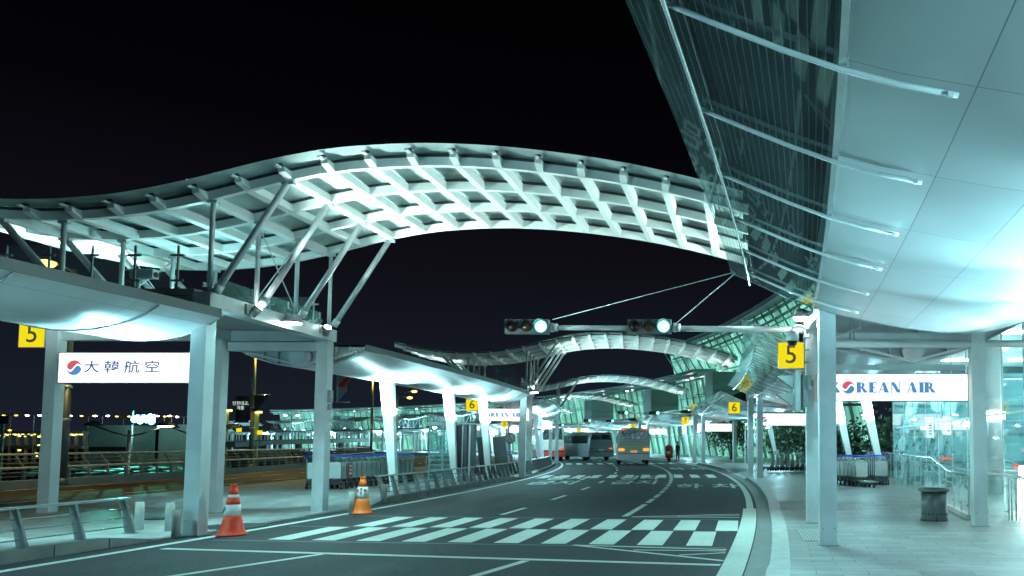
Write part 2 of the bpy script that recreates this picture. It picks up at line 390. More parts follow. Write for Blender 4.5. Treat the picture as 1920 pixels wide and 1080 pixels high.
M['orange'] = pbr('cone_red_orange', (0.95, 0.065, 0.015), 0.45, 0, 0.15, 10)
M['amber'] = pbr('cone_faded_orange', (0.85, 0.15, 0.012), 0.5, 0, 0.18, 8)
M['reflective'] = pbr('reflective_white', (0.72, 0.74, 0.74), 0.35, 0, 0.1, 14)
M['reddark'] = pbr('dark_red', (0.3, 0.02, 0.05), 0.5)
M['red'] = pbr('post_red', (0.6, 0.05, 0.03), 0.4)
M['blue'] = pbr('handle_blue', (0.03, 0.1, 0.6), 0.4)
M['board'] = pbr('trolley_board', (0.62, 0.68, 0.67), 0.45, 0, 0.08, 4)
M['fascia'] = pbr('fascia_grey', (0.11, 0.125, 0.125), 0.5, 0.2, 0.1, 2)
M['tube_white'] = pbr('tube_white_paint', (0.75, 0.78, 0.78), 0.4, 0, 0.05, 3)
M['bin'] = pbr('bin_grey', (0.09, 0.1, 0.1), 0.42, 0.5, 0.12, 3)
M['bollard'] = pbr('bollard_paint', (0.4, 0.42, 0.42), 0.5, 0, 0.12, 5)
M['yellow_tape'] = pbr('yellow_tape', (0.6, 0.5, 0.05), 0.5)
M['tactile'] = pbr('tactile_steel', (0.6, 0.62, 0.6), 0.35, 0.4, 0.1, 9)
M['manhole'] = pbr('manhole_iron', (0.05, 0.055, 0.055), 0.5, 0.4, 0.3, 12)
M['bus_body'] = pbr('bus_grey_green', (0.40, 0.42, 0.33), 0.3, 0, 0.08, 2)
M['bus_low'] = pbr('bus_silver', (0.55, 0.56, 0.56), 0.3, 0.2, 0.06, 2)
M['bus_glass'] = pbr('bus_black_glass', (0.012, 0.014, 0.016), 0.08)
M['tail'] = emit('tail_lamp', (1.0, 0.2, 0.02), 0.9)
M['tail_red'] = emit('tail_lamp_red', (1.0, 0.09, 0.03), 0.5)
M['plate'] = emit('plate_amber', (0.9, 0.36, 0.02), 0.3)
M['coach_grey'] = pbr('coach_grey', (0.24, 0.28, 0.3), 0.35)
M['coach_cream'] = pbr('coach_cream', (0.55, 0.52, 0.45), 0.35)
M['cloth_dark'] = pbr('dark_cloth', (0.025, 0.025, 0.03), 0.8)
M['skin'] = pbr('skin', (0.42, 0.26, 0.19), 0.55)
M['hair'] = pbr('hair', (0.015, 0.012, 0.01), 0.6)
M['leaf'] = pbr('leaves', (0.05, 0.09, 0.045), 0.6, 0, 0.5, 2)
M['bark'] = pbr('bark', (0.06, 0.05, 0.04), 0.85, 0, 0.3, 6)
M['pole_ochre'] = pbr('ochre_pole', (0.34, 0.31, 0.16), 0.45, 0.2, 0.1, 1)  # ochre puts the sodium light into the pole's colour
M['pole_dark'] = pbr('dark_pole', (0.09, 0.1, 0.1), 0.5, 0.3, 0.1, 2)
M['banner'] = pbr('dark_banner', (0.03, 0.035, 0.04), 0.7, 0, 0.4, 4)
M['flag_blue'] = pbr('pale_blue_cloth', (0.16, 0.28, 0.36), 0.7)
M['flag_red'] = pbr('red_cloth', (0.62, 0.03, 0.03), 0.6)
M['navy'] = pbr('navy_panel', (0.02, 0.03, 0.07), 0.5)
M['teal_wall'] = pbr('hoarding_wall', (0.26, 0.27, 0.26), 0.7, 0, 0.12, 0.4)
M['conc'] = pbr('concrete', (0.22, 0.22, 0.2), 0.8, 0, 0.15, 0.5)
M['terminal_grey'] = pbr('terminal_cladding', (0.2, 0.27, 0.26), 0.5, 0.3, 0.15, 0.3)
M['car_dark'] = pbr('car_dark', (0.03, 0.035, 0.04), 0.25)
M['car_teal'] = pbr('car_pale', (0.3, 0.4, 0.38), 0.3)
M['floor_in'] = pbr('hall_floor', (0.35, 0.38, 0.38), 0.25)
M['board_grey'] = pbr('info_panel_grey', (0.1, 0.105, 0.11), 0.5, 0.2)

# ------------------------------------------------------------------ lights
HAL = (0.38, 0.95, 0.98)      # metal halide, greenish
HALB = (0.40, 0.88, 1.0)     # the bluer ones under the canopies
def light(kind, name, loc, power, col, target=None, size=0.1, angle=100, blend=0.5, parent=None):
    d = bpy.data.lights.new(name, kind); d.energy = power; d.color = col
    if kind == 'AREA': d.size = size
    else: d.shadow_soft_size = size
    if kind == 'SPOT': d.spot_size = math.radians(angle); d.spot_blend = blend
    o = bpy.data.objects.new(name, d); COL.objects.link(o)
    loc = Vector(loc); o.location = loc
    if target is not None:
        o.rotation_euler = (Vector(target) - loc).to_track_quat('-Z', 'Y').to_euler()
    return o

# ------------------------------------------------------------------ setting: ground, roads, pavements
GP = 24.8                      # spacing of the crossings along the kerb
AL = GP / R0
def zp(s):
    """pavement height: flush at every crossing, raised between them"""
    k = round((s - 15.3) / GP); t = abs(s - 15.3 - k * GP)
    return 0.012 + 0.14 * min(1, max(0, (t - 4.3) / 1.3))
def zl(s):
    k = round((s - 17.2) / GP); t = abs(s - 17.2 - k * GP)
    return 0.012 + 0.16 * min(1, max(0, (t - 3.9) / 1.2))

def strip(d0, d1, s0, s1, z, nd=1, step=0.8):
    mb = MB(); ns = max(1, int((s1 - s0) / step))
    zf = z if callable(z) else (lambda s: z)
    def fn(a, b):
        s = s0 + (s1 - s0) * b; d = d0 + (d1 - d0) * a
        return P(s, d, zf(s))
    mb.grid(fn, nd, ns, lambda a, b: (d0 + (d1 - d0) * a, s0 + (s1 - s0) * b))
    return mb
SA, SB = -12, 250
g = MB(); g.face([(-1500, -200, -7), (900, -200, -7), (900, 1500, -7), (-1500, 1500, -7)])
struct('ground', g, M['ground'])
# elevated deck that carries both roads
dk = MB()
dk.grid(lambda a, b: P(SA + (SB - SA) * b, -26.0 + 44 * a, -0.03), 2, 260)
dk.grid(lambda a, b: P(SA + (SB - SA) * b, -26.0, -0.03 - 1.6 * a), 1, 200)
dk.grid(lambda a, b: P(SA + (SB - SA) * b, 6.0, -0.03 - 1.6 * a), 1, 200)
struct('road_deck', dk, M['conc'])
struct('road', strip(-9.75, 0.62, SA, SB, 0.0, 3), M['asphalt'])
struct('bypass_road', strip(-25.6, -17.5, SA, SB, 0.0, 3), M['asphalt_old'])
struct('island_pavement', strip(-17.4, -9.97, SA, SB, zl, 3, 0.4), M['pave_island'])
struct('terminal_pavement', strip(0.9, 12.5, SA, SB, zp, 5, 0.4), M['pave'])
struct('gutter', strip(0.32, 0.62, SA, SB, 0.004, 1), M['gutter'])
def kerb(name, d0, d1, zf, side, face_m, top_m):
    mb = MB(); ns = int((SB - SA) / 0.4)
    mb.m = 1
    mb.grid(lambda a, b: P(SA + (SB - SA) * b, d0 + (d1 - d0) * a, zf(SA + (SB - SA) * b) + 0.006), 1, ns)
    mb.m = 0
    dd = d0 if side < 0 else d1
    mb.grid(lambda a, b: P(SA + (SB - SA) * b, dd, -0.01 + (zf(SA + (SB - SA) * b) + 0.016) * a), 1, ns)
    return struct(name, mb, [face_m, top_m])
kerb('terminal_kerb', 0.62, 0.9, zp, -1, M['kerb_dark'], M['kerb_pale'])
kerb('island_kerb', -9.97, -9.75, zl, 1, M['kerb'], M['kerb'])
kerb('bypass_kerb', -17.5, -17.4, zl, -1, M['kerb'], M['kerb'])
# joints between kerb stones
kj = MB()
for i in range(60):
    s = 2.2 + 1.0 * i
    if zl(s) > 0.1:
        kj.box(P(s, -9.747, zl(s) / 2), (0.008, 0.012, zl(s) - 0.01), Matrix.Rotation(ang(s), 3, 'Z'))
struct('kerb_joints', kj, M['steel_dark'])

ZM = 0.004
mk = MB()
def arcline(d0, d1, s0, s1, z=ZM):
    n = max(1, int((s1 - s0) / 0.8))
    mk.grid(lambda a, b: P(s0 + (s1 - s0) * b, d0 + (d1 - d0) * a, z), 1, n)
def quad(pts, z=ZM): mk.face([(x, y, z) for x, y in pts])
def lineq(p, q, w, z=ZM):
    p = Vector(p); q = Vector(q); d = (q - p).normalized(); n = Vector((-d.y, d.x)) * w / 2
    quad([p - n, q - n, q + n, p + n], z)
arcline(-0.02, 0.3, SA, 20.2); arcline(0.06, 0.24, 20.2, 120)
arcline(-9.28, -9.12, SA, 120)
for i in range(20):
    arcline(-5.6, -5.47, 18.4 + 4.95 * i, 20.4 + 4.95 * i)
arcline(-2.72, -2.57, 18.0, 21.6)
for i in range(40): arcline(-2.72, -2.57, 22.1 + 2.1 * i, 23.75 + 2.1 * i)
lineq((-9.05, 12.6), (-0.32, 10.92), 0.15)                       # stop line
lineq((-7.5, 9.0), (-6.25, 11.98), 0.13); lineq((-3.7, 8.4), (-3.05, 11.32), 0.13)
# zigzags beside the crossing
lineq((-2.75, 13.02), (-0.27, 12.47), 0.09, 0.005); lineq((-2.75, 13.02), (-0.29, 11.3), 0.09, 0.006)
lineq((-1.7, 12.42), (-0.28, 12.3), 0.07, 0.007); lineq((-0.95, 11.85), (-0.28, 12.1), 0.07, 0.008)
lineq((-2.5, 17.95), (-0.1, 18.6), 0.09, 0.005); lineq((-2.5, 17.9), (-0.1, 17.78), 0.09, 0.006); lineq((-1.5, 18.0), (-0.1, 18.22), 0.07, 0.007)
struct('lane_markings', mk, M['paint'])
mk = MB()
def cwy(x): return -0.115 * (x + 0.5)
for k in range(10):
    for x0, ya, yb in ((-0.93 - 0.8 * k, 12.9, 14.95), (-0.54 - 0.8 * k, 15.12, 17.1)):
        x1 = x0 + 0.42
        quad([(x0, ya + cwy(x0)), (x1, ya + cwy(x1)), (x1, yb + cwy(x1)), (x0, yb + cwy(x0))])
for k in range(1, 4):             # the crossings further on
    for j in range(11):
        arcline(-0.9 - 0.8 * j, -0.48 - 0.8 * j, 13.2 + GP * k, 16.8 + GP * k, 0.0065)
struct('crosswalk_markings', mk, M['paint'])
mk = MB()
for ya in (12.72, 15.0, 17.25):
    lineq((-9.0, ya + cwy(-9.0)), (-0.28, ya + cwy(-0.28)), 0.09)
struct('crosswalk_joints', mk, M['steel_dark'])
# bypass road markings
mk = MB()
for d in (-17.9, -25.2): arcline(d, d + 0.13, SA, 160)
for dd in (-20.2, -22.8):
    for i in range(28): arcline(dd, dd + 0.12, 6 + 5.2 * i, 8.6 + 5.2 * i)
struct('bypass_lane_markings', mk, M['paint'])

# lettering helper: text outlines turned into a mesh
def text_mb(body, size, mapfn, align='CENTER', ext=0.0, sx=1.0, sy=1.0, bold=0.0):
    cu = bpy.data.curves.new('lettering', 'FONT'); cu.body = body; cu.size = size
    cu.align_x = align; cu.align_y = 'CENTER'; cu.offset = bold; cu.resolution_u = 3
    ob = bpy.data.objects.new('lettering', cu); COL.objects.link(ob)
    dg = bpy.context.evaluated_depsgraph_get(); dg.update()
    me = bpy.data.meshes.new_from_object(ob.evaluated_get(dg))
    mb = MB(); mb.v = [tuple(mapfn(v.co.x * sx, v.co.y * sy)) for v in me.vertices]
    for p in me.polygons: mb._f(p.vertices)
    bpy.data.objects.remove(ob); bpy.data.curves.remove(cu); bpy.data.meshes.remove(me)
    return mb
def merge(a, b):
    o = len(a.v); a.v += b.v
    for f, i, s in zip(b.f, b.mi, b.sm): a.f.append(tuple(q + o for q in f)); a.mi.append(i); a.sm.append(s)
    return a
lm = MB()
merge(lm, text_mb('하 차', 1.0, lambda x, y: P(30.5 + y, -1.15 + x, 0.0085), sx=1.15, sy=3.4, bold=0.02))
merge(lm, text_mb('하 차', 1.0, lambda x, y: P(51.0 + y, -1.15 + x, 0.0085), sx=1.1, sy=4.0, bold=0.02))
for dc in (-7.4, -4.1):
    merge(lm, text_mb('정차', 1.0, lambda x, y: P(38.0 + y, dc + x, 0.0085), sx=1.1, sy=4.6, bold=0.02))
    merge(lm, text_mb('금지', 1.0, lambda x, y: P(33.5 + y, dc + x, 0.0085), sx=1.1, sy=3.4, bold=0.02))
struct('road_lettering', lm, M['paint'])
# ribbed tactile plates and the manhole on the island
tp = MB()
for i in range(12):
    x = 0.98 + 0.035 + 0.049 * i
    tp.box((x, 14.3, 0.022), (0.026, 1.75, 0.012))
solo('tactile_plate', 'ribbed pale tactile plate set in the terminal pavement beside the tall grey pillar', 'tactile plate', tp, M['tactile'], (1.3, 14.3, 0.015))
tp = MB()
for i in range(46):
    y = 14.7 + 0.1 * i
    for j in range(5):
        x = -9.93 - 0.11 * j - 0.0
        tp.box((x - 0.02 * (y - 14.7) * 0 , y, 0.019), (0.075, 0.055, 0.012))
struct('tactile_paving', tp, M['tactile'])
mh = MB(); mh.lathe([(0.62, 0.0), (0.62, 0.012), (0.55, 0.016)], (-9.95, 15.75, 0.014), 36)
mh2 = mh
solo('manhole_cover', 'dark round iron manhole cover on the island behind the red cone', 'manhole cover', mh, M['manhole'], (-9.95, 15.75, 0.014))
mh = MB(); mh.lathe([(0.3, 0.0), (0.3, 0.012), (0.26, 0.016)], (-12.6, 17.4, 0.014), 28)
solo('manhole_cover', 'small dark iron manhole cover on the island paving behind the end of the short rail', 'manhole cover', mh, M['manhole'], (-12.6, 17.4, 0.014))

# ------------------------------------------------------------------ glass roof over the road
def catmull(pts):
    xs = [p[0] for p in pts]; zs = [p[1] for p in pts]
    def f(x):
        i = 0
        while i < len(xs) - 2 and x > xs[i + 1]: i += 1
        x0, x1 = xs[i], xs[i + 1]; t = (x - x0) / (x1 - x0)
        m0 = (zs[i + 1] - zs[max(i - 1, 0)]) / (xs[i + 1] - xs[max(i - 1, 0)])
        j = min(i + 2, len(xs) - 1); m1 = (zs[j] - zs[i]) / (xs[j] - xs[i]); h = x1 - x0
        return ((2*t**3-3*t**2+1)*zs[i] + (t**3-2*t**2+t)*h*m0 + (-2*t**3+3*t**2)*zs[i+1] + (t**3-t**2)*h*m1)
    return f
ZR = catmull([(-18.2, 6.95), (-17, 6.5), (-15.9, 6.15), (-14.5, 5.83), (-13.4, 5.68), (-12.5, 5.65), (-11.6, 5.69), (-10.7, 5.8), (-9.65, 6.02), (-8.4, 6.34), (-7.3, 6.55), (-6.3, 6.63), (-5.5, 6.65), (-4.5, 6.61), (-3.4, 6.5), (-2.2, 6.32), (-1.3, 6.13), (-0.5, 5.93), (0.4, 5.66), (1.3, 5.32)])
BY = (14.25, 15.63, 17.02, 18.4)
ZD = 4.36
def make_roof(XL, XR, label, gmat):
    roof = thing('curved_glass_roof', label, 'canopy roof', (-9.7, 16.3, 4.3), 'curved glass roofs over the road')
    for y in BY:
        mb = MB(); n = 52
        for i in range(n):
            a = XL + (XR - XL) * i / n; b = XL + (XR - XL) * (i + 1) / n
            v0 = len(mb.v)
            for x in (a, b):
                z = ZR(x)
                for dy, dz in ((-0.055, 0.012), (0.055, 0.012), (0.055, 0.17), (-0.055, 0.17)): mb.v.append((x, y + dy, z + dz))
            for k in range(4):
                k2 = (k + 1) % 4; mb._f((v0 + k, v0 + k2, v0 + 4 + k2, v0 + 4 + k))
            if i == 0: mb._f((v0 + 3, v0 + 2, v0 + 1, v0))
            if i == n - 1: mb._f((v0 + 4, v0 + 5, v0 + 6, v0 + 7))
        mb.m = 1
        # dark strip put in as the shade between beam and glass
        for i in range(n):
            a = XL + (XR - XL) * i / n; b = XL + (XR - XL) * (i + 1) / n
            mb.bar((a, y, ZR(a) + 0.2), (b, y, ZR(b) + 0.2), 0.09, 0.055)
        build('beam', mb, [M['steel_white'], M['steel_dark']], roof)
    ribx = [-5.2 + 0.755 * i for i in range(-16, 8) if XL + 0.3 < -5.2 + 0.755 * i < XR]
    for x in ribx:
        mb = MB(); z = ZR(x); sl = math.atan((ZR(x + 0.05) - ZR(x - 0.05)) / 0.1)
        rot = Matrix.Rotation(-sl, 3, 'Y')
        ys = [13.97] + list(BY) + [18.68]
        for i in range(5):
            ya = ys[i]; yb = ys[i + 1]
            if i in (0, 4):
                # the tip outside the edge beam tapers
                yo, yi = (ya, yb) if i == 0 else (yb, ya)
                b = len(mb.v)
                for yy, zlow in ((yo, 0.09), (yi, 0.0)):
                    for dx, dz in ((-0.0625, zlow), (0.0625, zlow), (0.0625, 0.168), (-0.0625, 0.168)):
                        q = rot @ Vector((dx, 0, dz)); mb.v.append((x + q.x, yy, z + q.z))
                for q in ((0, 3, 2, 1), (4, 5, 6, 7), (0, 1, 5, 4), (1, 2, 6, 5), (2, 3, 7, 6), (3, 0, 4, 7)): mb._f([b + k for k in q])
                # glass clamp block
                mb.box(Vector((x, yo - (0.1 if i == 0 else -0.1), z)) + rot @ Vector((0, 0, 0.165)), (0.05, 0.15, 0.03), rot)
                mb.m = 1; mb.box(Vector((x, yo - (0.01 if i == 0 else -0.01), z)) + rot @ Vector((0, 0, 0.22)), (0.08, 0.05, 0.03), rot); mb.m = 0
            else:
                mb.box(Vector((x, (ya + yb) / 2, z)) + rot @ Vector((0, 0, 0.084)), (0.125, yb - ya, 0.168), rot)
        build('rib', mb, [M['steel_white'], M['steel_dark']], roof)
    mb = MB()
    mb.grid(lambda a, b: (XL + 0.1 + (XR - XL - 0.2) * b, 13.72 + 5.2 * a, ZR(XL + 0.1 + (XR - XL - 0.2) * b) + 0.245), 3, 60)
    build('glazing', mb, gmat, roof)
    for y in BY:
        for p0, p1, r in (((-9.5, y, ZD), (-8.27, y, ZR(-8.27) - 0.0), 0.058), ((-12.25, y, ZD), (-13.45, y, ZR(-13.45)), 0.058)):
            mb = MB(); mb.tube([p0, p1], r, 12)
            d = (Vector(p1) - Vector(p0)).normalized()
            mb.tube([Vector(p1) - d * 0.16, Vector(p1) - d * 0.02], r * 0.75, 10); mb.box(Vector(p1) + Vector((0, 0, -0.02)), (0.22, 0.1, 0.06))
            mb.tube([Vector(p0) - d * 0.02, Vector(p0) + d * 0.14], r * 1.35, 12)
            build('strut', mb, M['steel_pale'], roof)
        for x in (-9.62, -12.3):
            mb = MB(); mb.tube([(x, y, ZD), (x, y, ZR(x))], 0.042, 10); mb.box((x, y, ZR(x) - 0.02), (0.18, 0.09, 0.05))
            build('post', mb, M['steel_pale'], roof)
    mb = MB()
    for i in range(3):
        for x in (-9.62, -12.3):
            if i == 1:
                mb.tube([(x, BY[i], ZR(x) - 0.1), (x, BY[i + 1], ZD + 0.1)], 0.012, 6); mb.tube([(x, BY[i + 1], ZR(x) - 0.1), (x, BY[i], ZD + 0.1)], 0.012, 6)
    build('tie_rod', mb, M['steel_pale'], roof)
    return roof
roof = make_roof(-17.7, 0.08, 'big white lattice glass roof arching over the crossing, nearest of the row', M['glass_roof'])
roof_far = make_roof(-15.6, 0.45, 'second white lattice glass roof along the road, counted from the camera', M['glass_roof_far'])

# island gate frame under the roof
gate = thing('island_gate_frame', 'pale steel portal on the island under the nearest glass roof, with floodlights', 'steel portal', (-9.8, 14.3, 0), 'island gate frames')
def pillar(mb, x, y, z0, z1, w=0.27):
    mb.box((x, y, (z0 + z1) / 2), (w, w, z1 - z0))
    mb.m = 1
    for sx in (-1, 1): mb.box((x + sx * 0.09, y - w / 2 - 0.004, z0 + 0.28), (0.02, 0.008, 0.02))
    mb.box((x, y, z0 + 0.012), (w + 0.06, w + 0.06, 0.02)); mb.m = 0
for x, y, z1 in ((-9.76, 14.35, 4.1), (-10.06, 19.1, 4.1), (-12.45, 18.9, 4.1)):
    mb = MB(); pillar(mb, x, y, 0.0, z1); build('pillar', mb, [M['steel_pale'], M['steel_grey']], gate)
mb = MB(); mb.bar((-9.72, 14.2, 4.22), (-10.02, 19.25, 4.22), 0.3, 0.28); build('edge_beam', mb, M['steel_pale'], gate)
mb = MB(); mb.bar((-12.4, 14.2, 4.22), (-12.4, 19.25, 4.22), 0.3, 0.28); build('edge_beam', mb, M['steel_pale'], gate)
mb = MB(); mb.box((-11.06, 14.32, 4.16), (2.4, 0.24, 0.5)); mb.m = 1
for i in range(3): mb.box((-11.06, 14.196, 4.0 + 0.14 * i), (2.36, 0.008, 0.012))
build('cross_beam', mb, [M['steel_grey'], M['steel_dark']], gate)
mb = MB(); mb.box((-11.2, 19.1, 4.22), (2.1, 0.24, 0.3)); build('cross_beam', mb, M['steel_pale'], gate)
mb = MB(); mb.box((-11.2, 18.98, 3.93), (2.1, 0.2, 0.2)); build('cross_beam', mb, M['steel_pale'], gate)
spil = thing('sign_pillar', 'pale steel pillar at the left that carries the white Chinese sign and a yellow 5', 'pillar', (-16.34, 18.9, 0))
mb = MB(); pillar(mb, -16.34, 18.9, 0.0, 4.3); build('shaft', mb, [M['steel_pale'], M['steel_grey']], spil)
mb = MB(); mb.box((-14.4, 18.95, 4.2), (3.6, 0.2, 0.24)); build('arm', mb, M['steel_pale'], spil)
mb = MB(); mb.box((-9.9, 19.1, 2.75), (0.07, 0.16, 0.3)); mb.box((-9.9, 19.1, 2.5), (0.06, 0.12, 0.14)); build('junction_box', mb, M['steel_grey'], gate)
mb = MB(); mb.box((-11.06, 16.7, 4.33), (2.3, 4.4, 0.05)); build('deck_plate', mb, M['steel_grey'], gate)
# glass parapet on the deck
def parapet(name_parent, pts, z0, z1, npan):
    for (p, q) in pts:
        p = Vector(p); q = Vector(q)
        for i in range(npan):
            a = p.lerp(q, i / npan + 0.01); b = p.lerp(q, (i + 1) / npan - 0.01)
            mb = MB(); mb.face([(a.x, a.y, z0), (b.x, b.y, z0), (b.x, b.y, z1), (a.x, a.y, z1)])
            build('parapet_pane', mb, M['glass_clear'], name_parent)
        for i in range(npan + 1):
            a = p.lerp(q, i / npan)
            mb = MB(); mb.box((a.x, a.y, (z0 + z1) / 2), (0.03, 0.03, z1 - z0))
            d = (q - p).normalized()
            for zz in (z0 + 0.12, z1 - 0.18): mb.bar((a.x - d.x * 0.12, a.y - d.y * 0.12 - 0.02, zz), (a.x + d.x * 0.12, a.y + d.y * 0.12 - 0.02, zz), 0.03, 0.035)
            build('parapet_post', mb, M['rail_grey'], name_parent)
parapet(gate, [((-13.3, 14.24, 0), (-10.2, 14.24, 0))], 4.44, 5.2, 4)
parapet(gate, [((-9.9, 14.6, 0), (-10.1, 18.9, 0))], 4.4, 4.75, 3)
parapet(gate, [((-12.3, 18.8, 0), (-10.2, 18.8, 0))], 4.4, 5.1, 2)
# floodlights on the edge beam
def spot_fixture(parent, c, aim):
    c = Vector(c); a = (Vector(aim) - c).normalized()
    mb = MB(); mb.tube([c - a * 0.16, c - a * 0.02, c + a * 0.05], 0.085, 14)
    mb.box(c + Vector((-0.12, -0.12, -0.02)), (0.1, 0.16, 0.2)); mb.tube([c - a * 0.1, c + Vector((-0.1, -0.08, -0.02))], 0.03, 8)
    f = build('floodlight', mb, M['steel_grey'], parent)
    mb = MB(); mb.tube([c + a * 0.052, c + a * 0.06], 0.075, 14); build('lens', mb, M['lamp'], f)
spot_fixture(gate, (-9.52, 15.5, 4.25), (-7.8, 16.3, 6.6))
spot_fixture(gate, (-9.74, 18.55, 4.3), (-8.0, 17.3, 6.6))
spot_fixture(gate, (-12.7, 15.5, 4.3), (-14.5, 16.3, 6.0))
mb = MB(); c = Vector((-9.55, 16.8, 4.26))
mb.lathe([(0.05, 0.1), (0.13, 0.08), (0.18, 0.0), (0.19, -0.08)], c, 20); dl = build('downlight', mb, M['steel_grey'], gate)
mb = MB(); mb.lathe([(0.17, -0.082), (0.15, -0.11), (0.06, -0.125)], c, 20); build('lens', mb, M['lamp'], dl)
mb = MB(); mb.lathe([(0.12, 0.0), (0.1, 0.1)], (-11.1, 16.6, 4.36), 14); dk_ = build('deck_lamp', mb, M['steel_grey'], gate)  # added lamp, only there to brighten the glass above the deck
mb = MB(); mb.lathe([(0.09, 0.1), (0.05, 0.14)], (-11.1, 16.6, 4.36), 14); build('lens', mb, M['lamp'], dk_)
# camera on the deck
mb = MB(); mb.box((-11.0, 14.5, 4.72), (0.42, 0.16, 0.14)); mb.box((-11.02, 14.5, 4.8), (0.5, 0.2, 0.02)); mb.tube([(-11.1, 14.5, 4.38), (-11.1, 14.5, 4.66)], 0.035, 8)
mb.m = 1; mb.tube([(-10.79, 14.5, 4.72), (-10.77, 14.5, 4.72)], 0.05, 12)
solo('security_camera', 'white box security camera on the deck of the nearest island portal', 'camera', mb, [M['steel_white'], M['black']], (-11.0, 14.5, 4.38))

# ------------------------------------------------------------------ fish-bellied canopies
def canopy_shell(prof, s0, s1, thick, nstep=1.0, taper=None):
    """closed shell swept along the arc; prof: (d, z) of the soffit; roof side sits thick above the edges"""
    L = [0]
    for i in range(1, len(prof)): L.append(L[-1] + math.hypot(prof[i][0] - prof[i - 1][0], prof[i][1] - prof[i - 1][1]))
    ns = max(2, int((s1 - s0) / nstep)); n = len(prof)
    mb = MB(); mb.smooth = True
    b = 0
    for j in range(ns + 1):
        s = s0 + (s1 - s0) * j / ns
        for d, z in prof: mb.v.append(tuple(P(s, d, z)))
    for j in range(ns):
        for i in range(n - 1):
            a = j * n + i
            mb._f((a, a + 1, a + n + 1, a + n))
            ss = (s0 + (s1 - s0) * j / ns, s0 + (s1 - s0) * (j + 1) / ns)
            mb.uv[len(mb.f) - 1] = [(prof[i][0], ss[0]), (prof[i + 1][0], ss[0]), (prof[i + 1][0], ss[1]), (prof[i][0], ss[1])]
    return mb
def prof_cap(prof, s, zt):
    pts = [P(s, d, z) for d, z in prof] + [P(s, prof[-1][0], zt), P(s, prof[0][0], zt)]
    return pts
RP = [(1.32, 3.82), (1.63, 3.725), (2.14, 3.61), (2.5, 3.535), (2.83, 3.48), (3.25, 3.425), (3.7, 3.395), (4.0, 3.41), (4.3, 3.47), (4.73, 3.6), (5.2, 3.8), (5.7, 4.05), (6.3, 4.4)]
GPF = [(-0.03, 4.4), (0.27, 4.275), (0.6, 4.12), (0.95, 3.965), (1.28, 3.835)]
def endface(parent, prof, s, zt, nf, circ, rad, side=-1):
    """ribbed closing plate at the end of a canopy"""
    mb = MB(); pts = prof_cap(prof, s, zt); mb.face(pts if side < 0 else pts[::-1])
    ds = [p[0] for p in prof]
    zf = lambda d: next(prof[i][1] + (prof[i+1][1] - prof[i][1]) * (d - prof[i][0]) / (prof[i+1][0] - prof[i][0]) for i in range(len(prof) - 1) if prof[i][0] <= d <= prof[i+1][0] + 1e-6)
    rot = Matrix.Rotation(ang(s), 3, 'Z')
    for i in range(1, nf):
        d = ds[0] + (ds[-1] - ds[0]) * i / nf
        z0 = zf(d) + 0.01
        if zt - z0 > 0.05: mb.box(P(s - 0.06, d, (z0 + zt) / 2), (0.025, 0.12, zt - z0), rot)
    for i in range(len(prof) - 1):
        (d0, z0), (d1, z1) = prof[i], prof[i + 1]
        mb.bar(P(s - 0.07, d0, z0 + 0.02), P(s - 0.07, d1, z1 + 0.02), 0.14, 0.03)
    e = build('end_plate', mb, M['endplate'], parent)
    cc = MB(); c = P(s - 0.2, circ[0], circ[1]); cc.tube([P(s - 0.32, circ[0], circ[1]), P(s - 0.01, circ[0], circ[1])], rad, 28)
    build('tube_end', cc, M['steel_pale'], e)
    bm = MB()
    for sg in (-1, 1):
        bm.bar(P(s - 0.1, circ[0], circ[1] - rad * 0.98), P(s - 0.1, circ[0] + sg * 1.35, circ[1] + 0.12), 0.08, 0.06)
    build('brace', bm, M['steel_pale'], e)

def right_canopy(s0, s1, label, near=False):
    T = thing('terminal_canopy', label, 'canopy', tuple(P((s0 + s1) / 2, 3.0, 3.4)), 'fish bellied canopies along the terminal kerb')
    mb = canopy_shell(RP, s0, s1, 0.3); build('soffit', mb, M['belly'], T)
    mb = MB(); ns = max(2, int((s1 - s0)))
    mb.grid(lambda a, b: P(s0 + (s1 - s0) * b, 1.3 + a * 5.0, 4.5), 2, ns)
    build('top_sheet', mb, M['steel_grey'], T)
    mb = canopy_shell(GPF, s0, s1, 0.0); build('glass_strip', mb, M['glass_dark'], T)
    mb = MB(); mb.tube([P(s0 + (s1 - s0) * i / ns, 0.27, 4.2) for i in range(ns + 1)], 0.017, 8); build('edge_rail', mb, M['chrome'], T)
    mb = MB()
    for i in range(ns): mb.bar(P(s0 + (s1 - s0) * i / ns, 1.3, 3.82), P(s0 + (s1 - s0) * (i + 1) / ns, 1.3, 3.82), 0.045, 0.03)
    build('joint_profile', mb, M['chrome'], T)
    n = int((s1 - s0 - 0.4) / 1.5)
    for i in range(n + 1):
        s = s1 - 0.8 - 1.5 * i
        if near and s < 2: break
        mb = MB(); pts = [P(s, d, z - 0.045) for d, z in GPF[1:]] + [P(s, 1.63, 3.68), P(s, 1.95, 3.605)]
        mb.tube(pts, 0.017, 10)
        mb.box(P(s - 0.03, 1.9, 3.6), (0.03, 0.03, 0.03), Matrix.Rotation(ang(s), 3, 'Z'))
        build('cross_tube', mb, M['tube_white'], T)
    endface(T, RP, s0, 4.5, 8, (3.66, 3.62), 0.22)
    mb = MB(); pts = prof_cap(RP, s1, 4.5); mb.face(pts[::-1])
    for i in range(len(RP) - 1): mb.bar(P(s1, RP[i][0], RP[i][1]), P(s1, RP[i+1][0], RP[i+1][1]), 0.03, 0.02)
    for i in range(len(GPF) - 1): mb.bar(P(s1, GPF[i][0], GPF[i][1]), P(s1, GPF[i+1][0], GPF[i+1][1]), 0.02, 0.02)
    build('end_trim', mb, M['steel_grey'], T)
    return T
